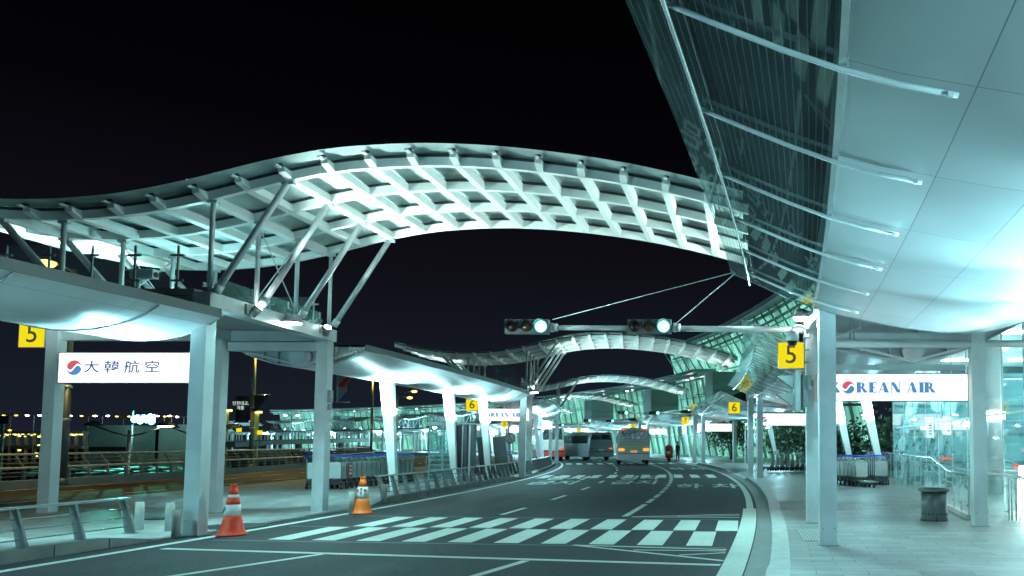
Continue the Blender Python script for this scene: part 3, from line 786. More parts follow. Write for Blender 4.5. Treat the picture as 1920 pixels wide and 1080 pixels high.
def leg_set(T, dbase, dtop, ztop, ss, flip=1):
    for s in ss:
        mb = MB(); zb = 0.0
        b = len(mb.v); th = ang(s); ct = Vector((math.cos(th), math.sin(th), 0)); al = Vector((-math.sin(th), math.cos(th), 0))
        for d, z, wx, wy in ((dbase, zb, 0.08, 0.09), (dbase + (dtop - dbase) * 0.5, ztop * 0.5, 0.13, 0.11), (dtop, ztop, 0.19, 0.13)):
            c = P(s, d, z)
            for a, q in ((-1, -1), (1, -1), (1, 1), (-1, 1)): mb.v.append(tuple(c + ct * a * wx + al * q * wy))
        for i in range(2):
            for k in range(4):
                k2 = (k + 1) % 4; mb._f((b + 4*i + k, b + 4*i + k2, b + 4*i + 4 + k2, b + 4*i + 4 + k))
        l = build('leg', mb, M['steel_white'], T)
        # uplight clamped to the leg
        c = P(s, dbase + (dtop - dbase) * 0.74 - 0.2 * flip, ztop * 0.74) - al * 0.1
        mb = MB(); mb.lathe([(0.05, -0.1), (0.09, -0.04), (0.11, 0.05)], c, 14); f = build('uplight', mb, M['steel_grey'], l)
        mb = MB(); mb.lathe([(0.1, 0.052), (0.07, 0.075)], c, 14); build('lens', mb, M['lamp'], f)

near_r = right_canopy(-9.0, 12.85, 'huge satin metal canopy belly with glass edge filling the upper right corner', True)
leg_set(near_r, 5.25, 4.6, 3.55, (2.5, 7.5, 11.5))
can6 = right_canopy(17.35, 38.2, 'terminal canopy with glass edge behind the sign 5, running on to the sign 6')
leg_set(can6, 5.3, 4.55, 3.5, (29.0, 34.5))

# right gate frame
rgate = thing('terminal_gate_frame', 'tall pale steel portal on the terminal pavement beside the rubbish bin', 'steel portal', (1.35, 14.8, 0), 'terminal gate frames')
for x, y, z1 in ((1.35, 13.0, 3.82), (1.42, 16.6, 4.3), (4.66, 15.95, 4.1), (4.85, 12.9, 3.6)):
    mb = MB(); pillar(mb, x, y, 0.0, z1); build('pillar', mb, [M['steel_pale'], M['steel_grey']], rgate)
mb = MB(); mb.box((3.05, 16.4, 3.83), (3.0, 0.2, 0.15)); build('cross_beam', mb, M['steel_pale'], rgate)
mb = MB(); mb.tube([(1.55, 15.9, 3.62), (8.0, 15.9, 3.62)], 0.075, 12); build('cross_tube', mb, M['steel_pale'], rgate)
mb = MB(); mb.box((3.05, 16.45, 3.2), (3.0, 0.1, 0.11)); build('cross_beam', mb, M['steel_pale'], rgate)
mb = MB(); mb.bar((1.4, 13.2, 3.95), (1.42, 16.9, 4.1), 0.22, 0.2); build('edge_beam', mb, M['steel_pale'], rgate)
mb = MB()
mb.tube([(1.6, 16.4, 3.75), (2.15, 14.5, 3.75)], 0.02, 6)
for dx in (-0.06, 0.06): mb.tube([(2.2 + dx, 16.2, 3.66), (2.15, 15.9, 4.3)], 0.014, 6)
build('hanger', mb, M['steel_grey'], rgate)

# island canopies
LP = [(-12.5, 3.98), (-12.2, 3.8), (-11.9, 3.68), (-11.5, 3.565), (-11.1, 3.505), (-10.75, 3.49), (-10.4, 3.51), (-10.05, 3.57), (-9.75, 3.655), (-9.5, 3.77), (-9.32, 3.9)]
def left_canopy(s0, s1, label):
    T = thing('island_canopy', label, 'canopy', tuple(P((s0 + s1) / 2, -10.9, 3.5)), 'fish bellied canopies along the island')
    mb = canopy_shell(LP, s0, s1, 0.1); build('soffit', mb, M['belly_l'], T)
    ns = max(2, int(s1 - s0))
    mb = MB(); mb.grid(lambda a, b: P(s0 + (s1 - s0) * b, -12.5 + a * 3.18, 4.06), 1, ns); build('top_sheet', mb, M['steel_grey'], T)
    for dd, zz in ((-9.32, 3.98), (-12.5, 4.02)):
        mb = MB()
        for i in range(ns): mb.bar(P(s0 + (s1 - s0) * i / ns, dd, zz), P(s0 + (s1 - s0) * (i + 1) / ns, dd, zz), 0.06, 0.16)
        build('fascia', mb, M['fascia'], T)
    n = int((s1 - s0) / 2.4)
    endface(T, LP, s0, 4.0, 9, (-10.85, 3.74), 0.21)
    mb = MB(); mb.face(prof_cap(LP, s1, 4.02)[::-1])
    for i in range(len(LP) - 1): mb.bar(P(s1, LP[i][0], LP[i][1]), P(s1, LP[i+1][0], LP[i+1][1]), 0.03, 0.02)
    build('end_trim', mb, M['steel_pale'], T)
    mb = MB(); mb.tube([P(s1 - 0.05, -9.9, 3.78), P(s1 + 0.1, -9.35, 3.98)], 0.05, 8); build('gutter_spout', mb, M['steel_grey'], T)
    # two light transverse ribs near the open end
    for s in (s1 - 1.5, s1 - 4.1):
        mb = MB(); mb.tube([P(s, d, z - 0.015) for d, z in LP], 0.014, 6); build('soffit_rib', mb, M['chrome'], T)
    return T
near_l = left_canopy(-9.0, 13.95, 'pale metal canopy belly over the left pavement, nearest of the island canopies')
leg_set(near_l, -10.6, -11.05, 3.5, (0.0, 5.0), -1)
canl6 = left_canopy(19.55, 38.4, 'brightly lit white canopy belly on leaning legs beyond the nearest island portal')
leg_set(canl6, -10.55, -10.87, 3.5, (24.6, 30.6, 35.9), -1)

# ------------------------------------------------------------------ further roofs, portals and canopies along the arc
ORD = ['nearest', 'second', 'third', 'fourth', 'fifth', 'sixth', 'seventh', 'eighth', 'ninth', 'tenth']
NG = 10
def merged_copy(root, name, label):
    """one-mesh version of a thing for the distance, where its parts no longer show"""
    mats = []; mb = MB()
    def walk(o):
        if o.type == 'MESH':
            base = len(mb.v); org = ORG[o]
            mb.v += [tuple(v.co + org) for v in o.data.vertices]
            for p in o.data.polygons:
                m = o.data.materials[p.material_index]
                if m not in mats: mats.append(m)
                mb.f.append(tuple(base + i for i in p.vertices)); mb.mi.append(mats.index(m)); mb.sm.append(p.use_smooth)
                if o.data.uv_layers: mb.uv[len(mb.f) - 1] = [tuple(o.data.uv_layers[0].data[li].uv) for li in p.loop_indices]
        for c in o.children: walk(c)
    walk(root)
    o = build(name, mb, mats, None, tuple(ORG[root]))
    tag(o, label, root['category'], root.get('group'))
    return o
FAR = {}
def along(root, k, label):
    if k <= 2: return arc_copy(root, AL * k, label)
    if root not in FAR:
        o = FAR[root] = merged_copy(root, root.name.split('.')[0], label)
        o.location = CEN + Matrix.Rotation(AL * k, 3, 'Z') @ (ORG[root] - CEN); o.rotation_euler[2] = AL * k
        return o
    return arc_copy(FAR[root], AL * k, label)
for k in range(1, NG):
    if k > 1: along(roof_far, k, '%s white lattice glass roof along the road, counted from the camera' % ORD[k])
    along(gate, k, '%s pale steel portal on the island, counted from the camera' % ORD[k])
    along(rgate, k, '%s pale steel portal on the terminal pavement, counted from the camera' % ORD[k])
    if k < NG - 1:
        along(can6, k, '%s terminal canopy with metal belly, counted from the camera' % ORD[k + 1])
        along(canl6, k, '%s bright island canopy on leaning legs, counted from the camera' % ORD[k + 1])

roof_far.location = CEN + Matrix.Rotation(AL, 3, 'Z') @ (ORG[roof_far] - CEN); roof_far.rotation_euler[2] = AL

# ------------------------------------------------------------------ signs
def number_sign(txt, c, size, rz, label, pole=True):
    T = thing('number_sign', label, 'sign', c, 'yellow number signs')
    rot = Matrix.Rotation(rz, 3, 'Z'); cv = Vector(c)
    mb = MB(); mb.box(cv, (size, 0.1, size), rot); build('lightbox', mb, M['sign_yellow'], T)
    mb = MB()
    for s_ in (-1, 1):
        mb.box(cv + rot @ Vector((s_ * (size / 2 + 0.008), 0.01, 0)), (0.012, 0.13, size + 0.02), rot)
        mb.box(cv + rot @ Vector((0, 0.01, s_ * (size / 2 + 0.008))), (size, 0.13, 0.012), rot)
    mb.tube([cv + rot @ Vector((size * 0.5, 0.08, size * 0.25)), cv + rot @ Vector((size * 0.5 + 0.12, 0.08, size * 0.25))], 0.02, 6)
    mb.tube([cv + rot @ Vector((size * 0.5, 0.08, -size * 0.25)), cv + rot @ Vector((size * 0.5 + 0.12, 0.08, -size * 0.25))], 0.02, 6)
    build('frame', mb, M['steel_grey'], T)
    mb = text_mb(txt, size * 1.02, lambda x, y: cv + rot @ Vector((x, -0.056, y)), bold=0.004 * size)
    build('numeral', mb, M['ink_brown'], T)
    return T
number_sign('5', (0.96, 16.3, 3.43), 0.52, 0, 'yellow lit number 5 sign on the portal at the terminal side, under the dome camera')
number_sign('5', (-16.8, 18.8, 4.2), 0.6, 0, 'yellow lit number 5 sign under the island canopy at the left edge')
side = {1: 'small', 2: 'smaller', 3: 'tiny', 4: 'tiny'}
for k in range(1, 6):
    s = 16.3 + GP * k + (0.3 if k == 1 else 0)
    number_sign(str(5 + k), tuple(P(s, 0.62, 3.45)), 0.58, ang(s), 'yellow lit number %d sign on a portal of the terminal pavement' % (5 + k))
    number_sign(str(5 + k), tuple(P(18.6 + GP * k, -12.95, 3.62)), 0.6, ang(18.6 + GP * k), 'yellow lit number %d sign hanging at an island portal' % (5 + k))

def taegeuk(mb, cx, cz, r, fn, mr, mbl, tail=0.0):
    n = 28
    for i in range(n):
        xa = -r + 2 * r * i / n; xb = -r + 2 * r * (i + 1) / n
        for sgn, mi in ((1, mr), (-1, mbl)):
            pts = []
            for x in (xa, xb):
                c = math.sqrt(max(0, r * r - x * x)); w = 0.42 * r * math.sin(PI * x / r); gp = 0.13 * r
                lo, hi = (max(w + gp, -c), c) if sgn > 0 else (-c, min(w - gp, c))
                if hi < lo: hi = lo = (c if sgn > 0 else -c)
                pts.append((x, lo, hi))
            (x0, l0, h0), (x1, l1, h1) = pts
            if h0 - l0 < 1e-5 and h1 - l1 < 1e-5: continue
            mb.m = mi; mb.face([fn(cx + x0, cz + l0), fn(cx + x1, cz + l1), fn(cx + x1, cz + h1), fn(cx + x0, cz + h0)])
    mb.m = 0
# flared heavy capitals for the lightbox, drawn as polygons in a unit-high box
def glyph(ch):
    q = []
    def stem(x, w=0.40):
        q.append([(x, 0.07), (x + w, 0.07), (x + w, 0.93), (x, 0.93)])
        for y0, y1 in ((0, 0.07), (0.93, 1)): q.append([(x - 0.07, y0), (x + w + 0.07, y0), (x + w + 0.04, y1), (x - 0.04, y1)] if y0 == 0 else [(x - 0.04, y0), (x + w + 0.04, y0), (x + w + 0.07, y1), (x - 0.07, y1)])
    if ch == 'I': stem(0.08); return q, 0.42
    if ch == 'K':
        stem(0.08); q += [[(0.44, 0.42), (0.76, 0.95), (0.92, 0.95), (0.54, 0.38)], [(0.46, 0.52), (0.68, 0.66), (1.14, 0.0), (0.72, 0.0)], [(0.66, 0.94), (0.95, 0.94), (0.97, 1.0), (0.6, 1.0)]]
        return q, 1.12
    if ch == 'R':
        stem(0.08); pts = [(0.44 + 0.40 * math.sin(t), 0.73 + 0.27 * math.cos(t)) for t in [PI * i / 10 for i in range(11)]]
        pin = [(0.44 + 0.12 * math.sin(t), 0.73 + 0.20 * math.cos(t)) for t in [PI * i / 10 for i in range(11)]]
        for i in range(10): q.append([pts[i], pts[i + 1], pin[i + 1], pin[i]])
        q.append([(0.46, 0.48), (0.72, 0.52), (1.14, 0.0), (0.74, 0.0)]); return q, 1.1
    if ch == 'E':
        stem(0.08); q += [[(0.44, 0.90), (0.78, 0.90), (0.78, 1.0), (0.44, 1.0)], [(0.44, 0.0), (0.8, 0.0), (0.8, 0.1), (0.44, 0.1)], [(0.44, 0.46), (0.64, 0.46), (0.64, 0.56), (0.44, 0.56)],
                          [(0.68, 0.74), (0.78, 0.74), (0.78, 0.90), (0.72, 0.90)], [(0.7, 0.1), (0.74, 0.1), (0.8, 0.28), (0.72, 0.28)]]; return q, 0.86
    if ch == 'A':
        q += [[(0.06, 0.05), (0.16, 0.05), (0.52, 1.0), (0.42, 1.0)], [(0.54, 0.05), (0.98, 0.05), (0.62, 1.0), (0.36, 1.0)], [(0.22, 0.28), (0.70, 0.28), (0.68, 0.36), (0.24, 0.36)],
              [(0.0, 0.0), (0.28, 0.0), (0.26, 0.06), (0.02, 0.06)], [(0.56, 0.0), (1.02, 0.0), (1.0, 0.06), (0.58, 0.06)]]; return q, 1.04
    if ch == 'N':
        q += [[(0.10, 0.06), (0.19, 0.06), (0.19, 0.94), (0.10, 0.94)], [(0.04, 1.0), (0.42, 1.0), (0.98, 0.0), (0.62, 0.0)], [(0.84, 0.2), (0.92, 0.05), (0.92, 0.94), (0.84, 0.94)],
              [(0.02, 0.0), (0.28, 0.0), (0.27, 0.06), (0.03, 0.06)], [(0.74, 0.94), (1.02, 0.94), (1.02, 1.0), (0.74, 1.0)], [(0.0, 0.94), (0.2, 0.94), (0.2, 1.0), (0.0, 1.0)]]; return q, 1.04
    return q, 0.35
def light_sign(c, w, h, rz, label, kind):
    T = thing('airline_sign', label, 'lit sign', c, 'white lightbox signs')
    rot = Matrix.Rotation(rz, 3, 'Z'); cv = Vector(c)
    mb = MB(); mb.box(cv, (w, 0.16, h), rot); build('lightbox', mb, M['sign_white'], T)
    mb = MB()
    for s_ in (-1, 1):
        mb.box(cv + rot @ Vector((s_ * (w / 2 + 0.012), 0.01, 0)), (0.02, 0.2, h + 0.03), rot)
        mb.box(cv + rot @ Vector((0, 0.01, s_ * (h / 2 + 0.01))), (w, 0.2, 0.014), rot)
    build('frame', mb, M['steel_grey'], T)
    fn = lambda x, z: cv + rot @ Vector((x, -0.084, z))
    if kind == 'hanja':
        mb = MB(); taegeuk(mb, -w * 0.385, 0.0, 0.175, fn, 0, 1); build('emblem', mb, [M['ink_red'], M['ink_blue']], T)
        mb = text_mb('大韓航空', 0.36, lambda x, y: fn(x, y), 'CENTER', sx=1.0, bold=0.003)
        # spread the four characters apart
        mb = MB()
        for i, chh in enumerate('大韓航空'):
            t = text_mb(chh, 0.36, lambda x, y, i=i: fn(-w * 0.255 + 0.472 * i + x, y + 0.0), 'CENTER', sx=1.05, sy=0.85, bold=0.004); merge(mb, t)
        build('lettering', mb, M['ink_navy'], T)
    elif kind == 'latin':
        mb = MB(); em = MB(); hh = 0.215; x = -1.305; mb.m = 0
        for ch in 'KOREAN AIR':
            if ch == 'O':
                taegeuk(em, x + 0.125, 0.0, 0.13, fn, 0, 1); x += 0.275; continue
            g_, wd = glyph(ch)
            mb = MB()
            for poly in g_: mb.face([fn(x + a * hh * 1.02, b * hh - hh / 2) for a, b in poly])
            if g_: build('letter', mb, M['ink_blue'], T)
            x += wd * hh * 1.02 + (0.035 if ch == 'K' else 0.014)
        build('emblem', em, [M['ink_red'], M['ink_blue']], T)
    elif kind == 'emblem':
        mb = MB(); taegeuk(mb, -w * 0.36, 0.0, 0.15, fn, 0, 1); build('emblem', mb, [M['ink_red'], M['ink_blue']], T)
    return T
light_sign((-14.46, 18.72, 3.4), 3.14, 0.69, 0, 'white lit sign with round red and blue emblem and dark Chinese characters', 'hanja')
light_sign((3.02, 16.3, 2.77), 3.05, 0.53, 0, 'white lit sign with blue airline capitals over the terminal pavement', 'latin')
light_sign(tuple(P(43.2, -11.2, 3.1)), 2.4, 0.62, ang(43.2), 'white lit sign with airline capitals on the second island portal', 'latin')
light_sign(tuple(P(41.3, 3.1, 2.85)), 2.6, 0.6, ang(41.3), 'white lit sign with faint emblem beside the yellow 6 of the terminal side', 'emblem')
for k in range(2, 6):
    light_sign(tuple(P(41.3 + GP * (k - 1), 3.1, 2.9)), 2.9, 0.62, ang(41.3 + GP * (k - 1)), 'plain glowing white lightbox on the %s portal of the terminal pavement' % ORD[k], '')
    light_sign(tuple(P(43.2 + GP * (k - 1), -11.2, 3.05)), 2.5, 0.62, ang(43.2 + GP * (k - 1)), 'plain glowing white lightbox on the %s island portal' % ORD[k], '')

# ------------------------------------------------------------------ traffic signals
def signal_head(T, cx, cy, cz):
    mb = MB(); mb.box((cx, cy, cz), (0.9, 0.16, 0.3)); mb.box((cx, cy - 0.083, cz), (0.87, 0.008, 0.27))
    for i in range(2): mb.box((cx - 0.15 + 0.3 * i, cy - 0.088, cz), (0.006, 0.006, 0.29))
    h = build('signal_head', mb, M['housing'], T)
    for i, mn in enumerate(('lens_red', 'lens_amber', 'green_on')):
        x = cx - 0.3 + 0.3 * i
        mb = MB(); mb.lathe([(0.0, -0.088 - 0.034), (0.05, -0.088 - 0.03), (0.09, -0.088 - 0.016), (0.118, -0.088)], (x, cy, cz), 24, 'y', False)
        build('lens', mb, M[mn], h)
        if i == 2:
            mb = MB(); mb.lathe([(0.119, -0.0885), (0.13, -0.087)], (x, cy, cz), 24, 'y', False); build('lens_rim', mb, M['green_rim'], h)
        vb = MB()
        for j in range(20):            # visor: a hood longer at the top
            a0 = -0.35 + (PI + 0.7) * j / 20; a1 = -0.35 + (PI + 0.7) * (j + 1) / 20
            r = 0.138
            def vp(a, y): return (x + r * math.cos(a), y, cz + r * math.sin(a))
            l0 = 0.05 + 0.12 * max(0, math.sin(a0)); l1 = 0.05 + 0.12 * max(0, math.sin(a1))
            vb.face([vp(a0, cy - 0.086), vp(a1, cy - 0.086), vp(a1, cy - 0.086 - l1), vp(a0, cy - 0.086 - l0)])
        build('visor', vb, M['green_rim'] if i == 2 and False else M['housing'], h)
mast = thing('signal_mast', 'long horizontal mast arm with two green traffic signals over the crossing', 'traffic signal', (1.42, 16.6, 3.5), 'traffic signal masts')
mb = MB(); mb.tube([(1.4, 16.6, 4.0), (-1.5, 16.6, 4.03)], 0.075, 12, 0.06); mb.tube([(-2.4, 16.6, 4.035), (-4.1, 16.6, 4.05)], 0.058, 12, 0.05); mb.tube([(-1.4, 16.7, 4.03), (-2.5, 16.7, 4.035)], 0.055, 10)
for x in (-1.45, -4.02): mb.box((x, 16.6, 4.05), (0.05, 0.14, 0.18)); mb.tube([(x + 0.05, 16.6, 4.05), (x + 0.12, 16.6, 4.05)], 0.085, 12)
mb.box((1.3, 16.6, 4.0), (0.1, 0.34, 0.34))
build('mast_arm', mb, M['steel_pale'], mast)
signal_head(mast, -4.52, 16.58, 4.06); signal_head(mast, -1.97, 16.58, 4.06)
mb = MB(); mb.tube([(-4.0, 16.6, 4.22), (-0.16, 12.88, 4.42)], 0.009, 5); mb.tube([(-1.42, 16.6, 4.14), (-0.14, 12.9, 4.41)], 0.009, 5)
build('stay_wire', mb, M['steel_pale'], mast)
for k in (2, 3, 4): arc_copy(mast, AL * k, '%s mast arm of green traffic signals down the road' % ORD[k - 1])
# side-on crossing signal
ps = thing('crossing_signal', 'dark pedestrian signal seen from the side under the yellow 5 sign', 'pedestrian signal', (1.2, 16.4, 2.6))
mb = MB(); mb.box((1.13, 16.42, 2.68), (0.22, 0.3, 0.72)); mb.box((1.245, 16.26, 2.55), (0.06, 0.012, 0.36)); build('housing', mb, M['housing'], ps)
for z in (2.9, 2.53):
    mb = MB(); mb.prism([(0.0, 0.12), (-0.36, 0.11), (-0.02, -0.14)], lambda a, b, h: (1.02 + a, 16.42 + h, z + b), -0.15, 0.15)
    build('visor', mb, M['housing'], ps)
mb = MB(); mb.box((0.98 + 0.12, 16.24, 2.7), (0.1, 0.05, 0.86)); mb.bar((1.15, 16.4, 2.88), (1.42, 16.5, 2.88), 0.1, 0.12); mb.box((1.3, 16.44, 2.88), (0.14, 0.2, 0.3)); build('bracket', mb, M['steel_grey'], ps)
# dome camera and wall lamp on the portal
dc = thing('dome_camera', 'pale dome camera on a curved bracket above the yellow 5 sign', 'camera', (1.25, 16.2, 4.0))
mb = MB(); mb.tube([(1.3, 16.3, 3.9), (1.27, 16.15, 3.97), (1.12, 16.02, 4.0), (1.0, 15.98, 3.97), (0.96, 15.97, 3.9)], 0.028, 8); build('bracket', mb, M['steel_pale'], dc)
mb = MB(); mb.lathe([(0.06, 0.12), (0.125, 0.1), (0.135, 0.0), (0.135, -0.1)], (0.97, 15.97, 3.78), 20); build('shade', mb, M['steel_pale'], dc)
mb = MB(); mb.lathe([(0.1, -0.1), (0.085, -0.17), (0.04, -0.2)], (0.97, 15.97, 3.78), 18); build('dome', mb, M['bus_glass'], dc)
wl = thing('wall_lamp', 'lit lamp under the end of the large terminal canopy', 'lamp', (1.3, 16.2, 4.2))
mb = MB(); mb.lathe([(0.06, 0.2), (0.15, 0.16), (0.17, 0.02)], (1.15, 16.1, 4.16), 18); mb.tube([(1.15, 16.1, 4.34), (1.4, 16.45, 4.34)], 0.03, 8); build('shade', mb, M['steel_grey'], wl)
mb = MB(); mb.lathe([(0.155, 0.015), (0.13, -0.03), (0.05, -0.05)], (1.15, 16.1, 4.16), 18); build('lens', mb, M['lamp'], wl)

# ------------------------------------------------------------------ cones and bollards
def cone(c, body, label, second):
    T = thing('traffic_cone', label, 'traffic cone', c)
    prof = [(0.25, 0.0), (0.25, 0.018), (0.225, 0.03), (0.195, 0.085), (0.175, 0.15), (0.155, 0.25), (0.138, 0.35)]
    mb = MB(); mb.lathe([(r, h) for r, h in prof], c, 28); build('base', mb, body, T)
    bands = [(0.138, 0.35, 0.112, 0.54, M['reflective']), (0.112, 0.54, 0.092, 0.66, body), (0.092, 0.66, 0.083, 0.715, M['reflective']), (0.083, 0.715, 0.058, 0.84, body)]
    if second: bands = [(0.138, 0.35, 0.104, 0.62, M['reflective']), (0.104, 0.62, 0.058, 0.8, body)]
    for r0, h0, r1, h1, m in bands:
        mb = MB(); mb.lathe([(r0 + 0.001, h0), (r1 + 0.001, h1)], c, 28); build('band' if m is not body else 'collar', mb, m, T)
    cv = Vector(c); ht = 0.84 if not second else 0.8
    mb = MB()
    for s_ in (-1, 1):
        mb.lathe([(0.026, ht - 0.01), (0.03, ht + 0.03), (0.02, ht + 0.065)], cv + Vector((s_ * 0.03, 0, 0)), 12)
    build('grip', mb, body, T)
    if second:
        mb = MB(); mb.box(cv + Vector((-0.06, -0.095, 0.53)), (0.05, 0.05, 0.07)); mb.box(cv + Vector((0.085, -0.07, 0.53)), (0.04, 0.05, 0.07)); build('patch', mb, body, T)
        t = MB()
        # a curved paper label
        rr = lambda h: 0.138 + (0.104 - 0.138) * (h - 0.35) / 0.27 + 0.003
        t.grid(lambda a, b: cv + Vector((rr(0.4 + 0.2 * b) * math.sin(-0.2 + 0.75 * a), -rr(0.4 + 0.2 * b) * math.cos(-0.2 + 0.75 * a), 0.4 + 0.2 * b)), 6, 2)
        lb = build('label', t, M['sign_white'] if False else M['reflective'], T)
        t = MB()
        for i, chh in enumerate('▲자동의'):
            h = 0.575 - 0.048 * i
            merge(t, text_mb(chh, 0.06, lambda x, y, h=h: cv + Vector((rr(h + y) * math.sin(0.17 + x / rr(h)) * 1.02, -rr(h + y) * math.cos(0.17 + x / rr(h)) * 1.02 - 0.001, h + y)), bold=0.001))
        build('lettering', t, M['ink_dark'], lb)
    else:
        t = MB(); n = 18; h = 0.45; r = 0.126
        for i in range(n):
            a0 = 2 * PI * i / n; a1 = 2 * PI * (i + 1) / n
            def cp(a, q): return cv + Vector(((r + 0.002) * math.sin(-0.75 + q * math.cos(a) / r), -(r + 0.002) * math.cos(-0.75 + q * math.cos(a) / r), h + q * math.sin(a) * 1.2 ))
            t.face([cp(a0, 0.045), cp(a1, 0.045), cp(a1, 0.03), cp(a0, 0.03)])
        t.face([cp(0.9, 0.03), cp(0.6, 0.03), cp(PI + 0.9, 0.03), cp(PI + 0.6, 0.03)])
        build('emblem', t, M['ink_dark'], T)
    return T
cone((-9.13, 14.4, 0.012), M['orange'], 'red orange traffic cone with two white bands at the near corner of the crossing', False)
cone((-8.93, 18.85, 0.004), M['amber'], 'faded amber traffic cone with black lettered label at the far corner of the crossing', True)
def bollard(c, h, label):
    T = thing('bollard', label, 'bollard', c, 'round steel bollards')
    mb = MB(); mb.lathe([(0.073, 0), (0.073, h - 0.012), (0.066, h)], c, 20); build('tube', mb, M['bollard'], T)
    mb = MB(); mb.lathe([(0.0745, h - 0.11), (0.0745, h - 0.095)], c, 20, cap=False); build('tape', mb, M['yellow_tape'], T)
bollard((-11.36, 15.15, 0.012), 0.53, 'grey steel bollard nearest the end of the short road rail')
bollard((-10.68, 15.0, 0.012), 0.52, 'grey steel bollard halfway between the short rail and the front portal pillar')
bollard((-9.86, 14.02, 0.012), 0.47, 'short grey steel bollard right in front of the wide portal pillar')
bollard((-9.12, 18.75, 0.0), 0.52, 'pale bollard standing at the side of the amber cone')
bollard((-9.72, 21.75, 0.03), 0.5, 'pale bollard at the start of the long island rail')

# ------------------------------------------------------------------ railings
def low_rail(label, s0, s1, step, d=-9.86, end_cap=True):
    T = thing('kerb_railing', label, 'railing', tuple(P((s0 + s1) / 2, d, 0.17)), 'low slanted kerb railings')
    n = int((s1 - s0) / 0.8); zb = 0.172; H = 0.56; lean = -0.16
    def top(s): return P(s, d + lean, zb + H)
    mb = MB(); ns = max(2, n)
    for i in range(ns):
        a = s0 + (s1 - s0) * i / ns; b = s0 + (s1 - s0) * (i + 1) / ns
        mb.bar(top(a), top(b), 0.11, 0.035)
    build('top_rail', mb, M['alu'], T)
    for f in (0.2, 0.45, 0.7):
        mb = MB(); mb.tube([P(s0 + (s1 - s0) * i / ns, d + lean * f - 0.01, zb + H * f) for i in range(ns + 1)], 0.011, 6); build('rod', mb, M['chrome'], T)
    m = int((s1 - s0) / step)
    for i in range(m + 1):
        s = s1 - 0.12 - step * i if end_cap else s0 + 0.12 + step * i
        if s < s0: break
        mb = MB(); th = ang(s); ct = Vector((math.cos(th), math.sin(th), 0)); al = Vector((-math.sin(th), math.cos(th), 0))
        b = len(mb.v); c0 = P(s, d, zb); c1 = P(s, d + lean * 0.95, zb + H - 0.02)
        for c, w in ((c0, 0.075), (c1, 0.05)):
            for a, q in ((-1, -1), (1, -1), (1, 1), (-1, 1)): mb.v.append(tuple(c + ct * a * w + al * q * 0.022))
        for q in ((0, 3, 2, 1), (4, 5, 6, 7), (0, 1, 5, 4), (1, 2, 6, 5), (2, 3, 7, 6), (3, 0, 4, 7)): mb._f([b + k for k in q])
        mb.box(c0 + Vector((0, 0, 0.006)), (0.2, 0.12, 0.012), Matrix.Rotation(th, 3, 'Z'))
        build('post', mb, M['rail_grey'], T)
    return T
low_rail('short grey slanted rail on the kerb at the lower left, ending before the bollards', 4.0, 12.88, 0.98)
low_rail('long grey slanted rail on the island kerb, curving away beyond the amber cone', 22.0, 57.5, 0.86, end_cap=False)
# bypass barrier
T = thing('road_barrier', 'long cream double rail barrier on a concrete upstand beyond the brown road', 'barrier', tuple(P(40, -25.8, 0)))
mb = MB(); b0, b1 = 8, 150
mb.grid(lambda a, b: P(b0 + (b1 - b0) * b, -25.6 - 0.35 * a, 0.3), 1, 140); mb.grid(lambda a, b: P(b0 + (b1 - b0) * b, -25.6, 0.3 * a), 1, 140)
build('upstand', mb, M['conc'], T)
def apath(d, z, n=110): return [P(b0 + (b1 - b0) * i / n, d, z) for i in range(n + 1)]
for nm, d, z, r in (('mid_rail', -25.7, 0.74, 0.048), ('top_rail', -26.15, 1.22, 0.045), ('rod', -25.78, 0.58, 0.014), ('rod', -25.78, 0.44, 0.014), ('rod', -26.0, 1.06, 0.014), ('rod', -25.9, 0.9, 0.014)):
    mb = MB(); mb.tube(apath(d, z), r, 8 if r > 0.02 else 5); build(nm, mb, M['rail_cream'] if r > 0.02 else M['rail_grey'], T)
for i in range(98):
    s = 12 + 1.22 * i; th = ang(s); rot = Matrix.Rotation(th, 3, 'Z')
    mb = MB(); mb.bar(P(s, -25.8, 0.3), P(s, -25.82, 0.76), 0.1, 0.05, (0, 1, 0)); mb.bar(P(s, -25.8, 0.74), P(s, -26.0, 0.98), 0.09, 0.05, (0, 1, 0)); mb.bar(P(s, -25.98, 0.96), P(s, -26.14, 1.2), 0.07, 0.05, (0, 1, 0))
    build('post', mb, M['rail_grey'], T)
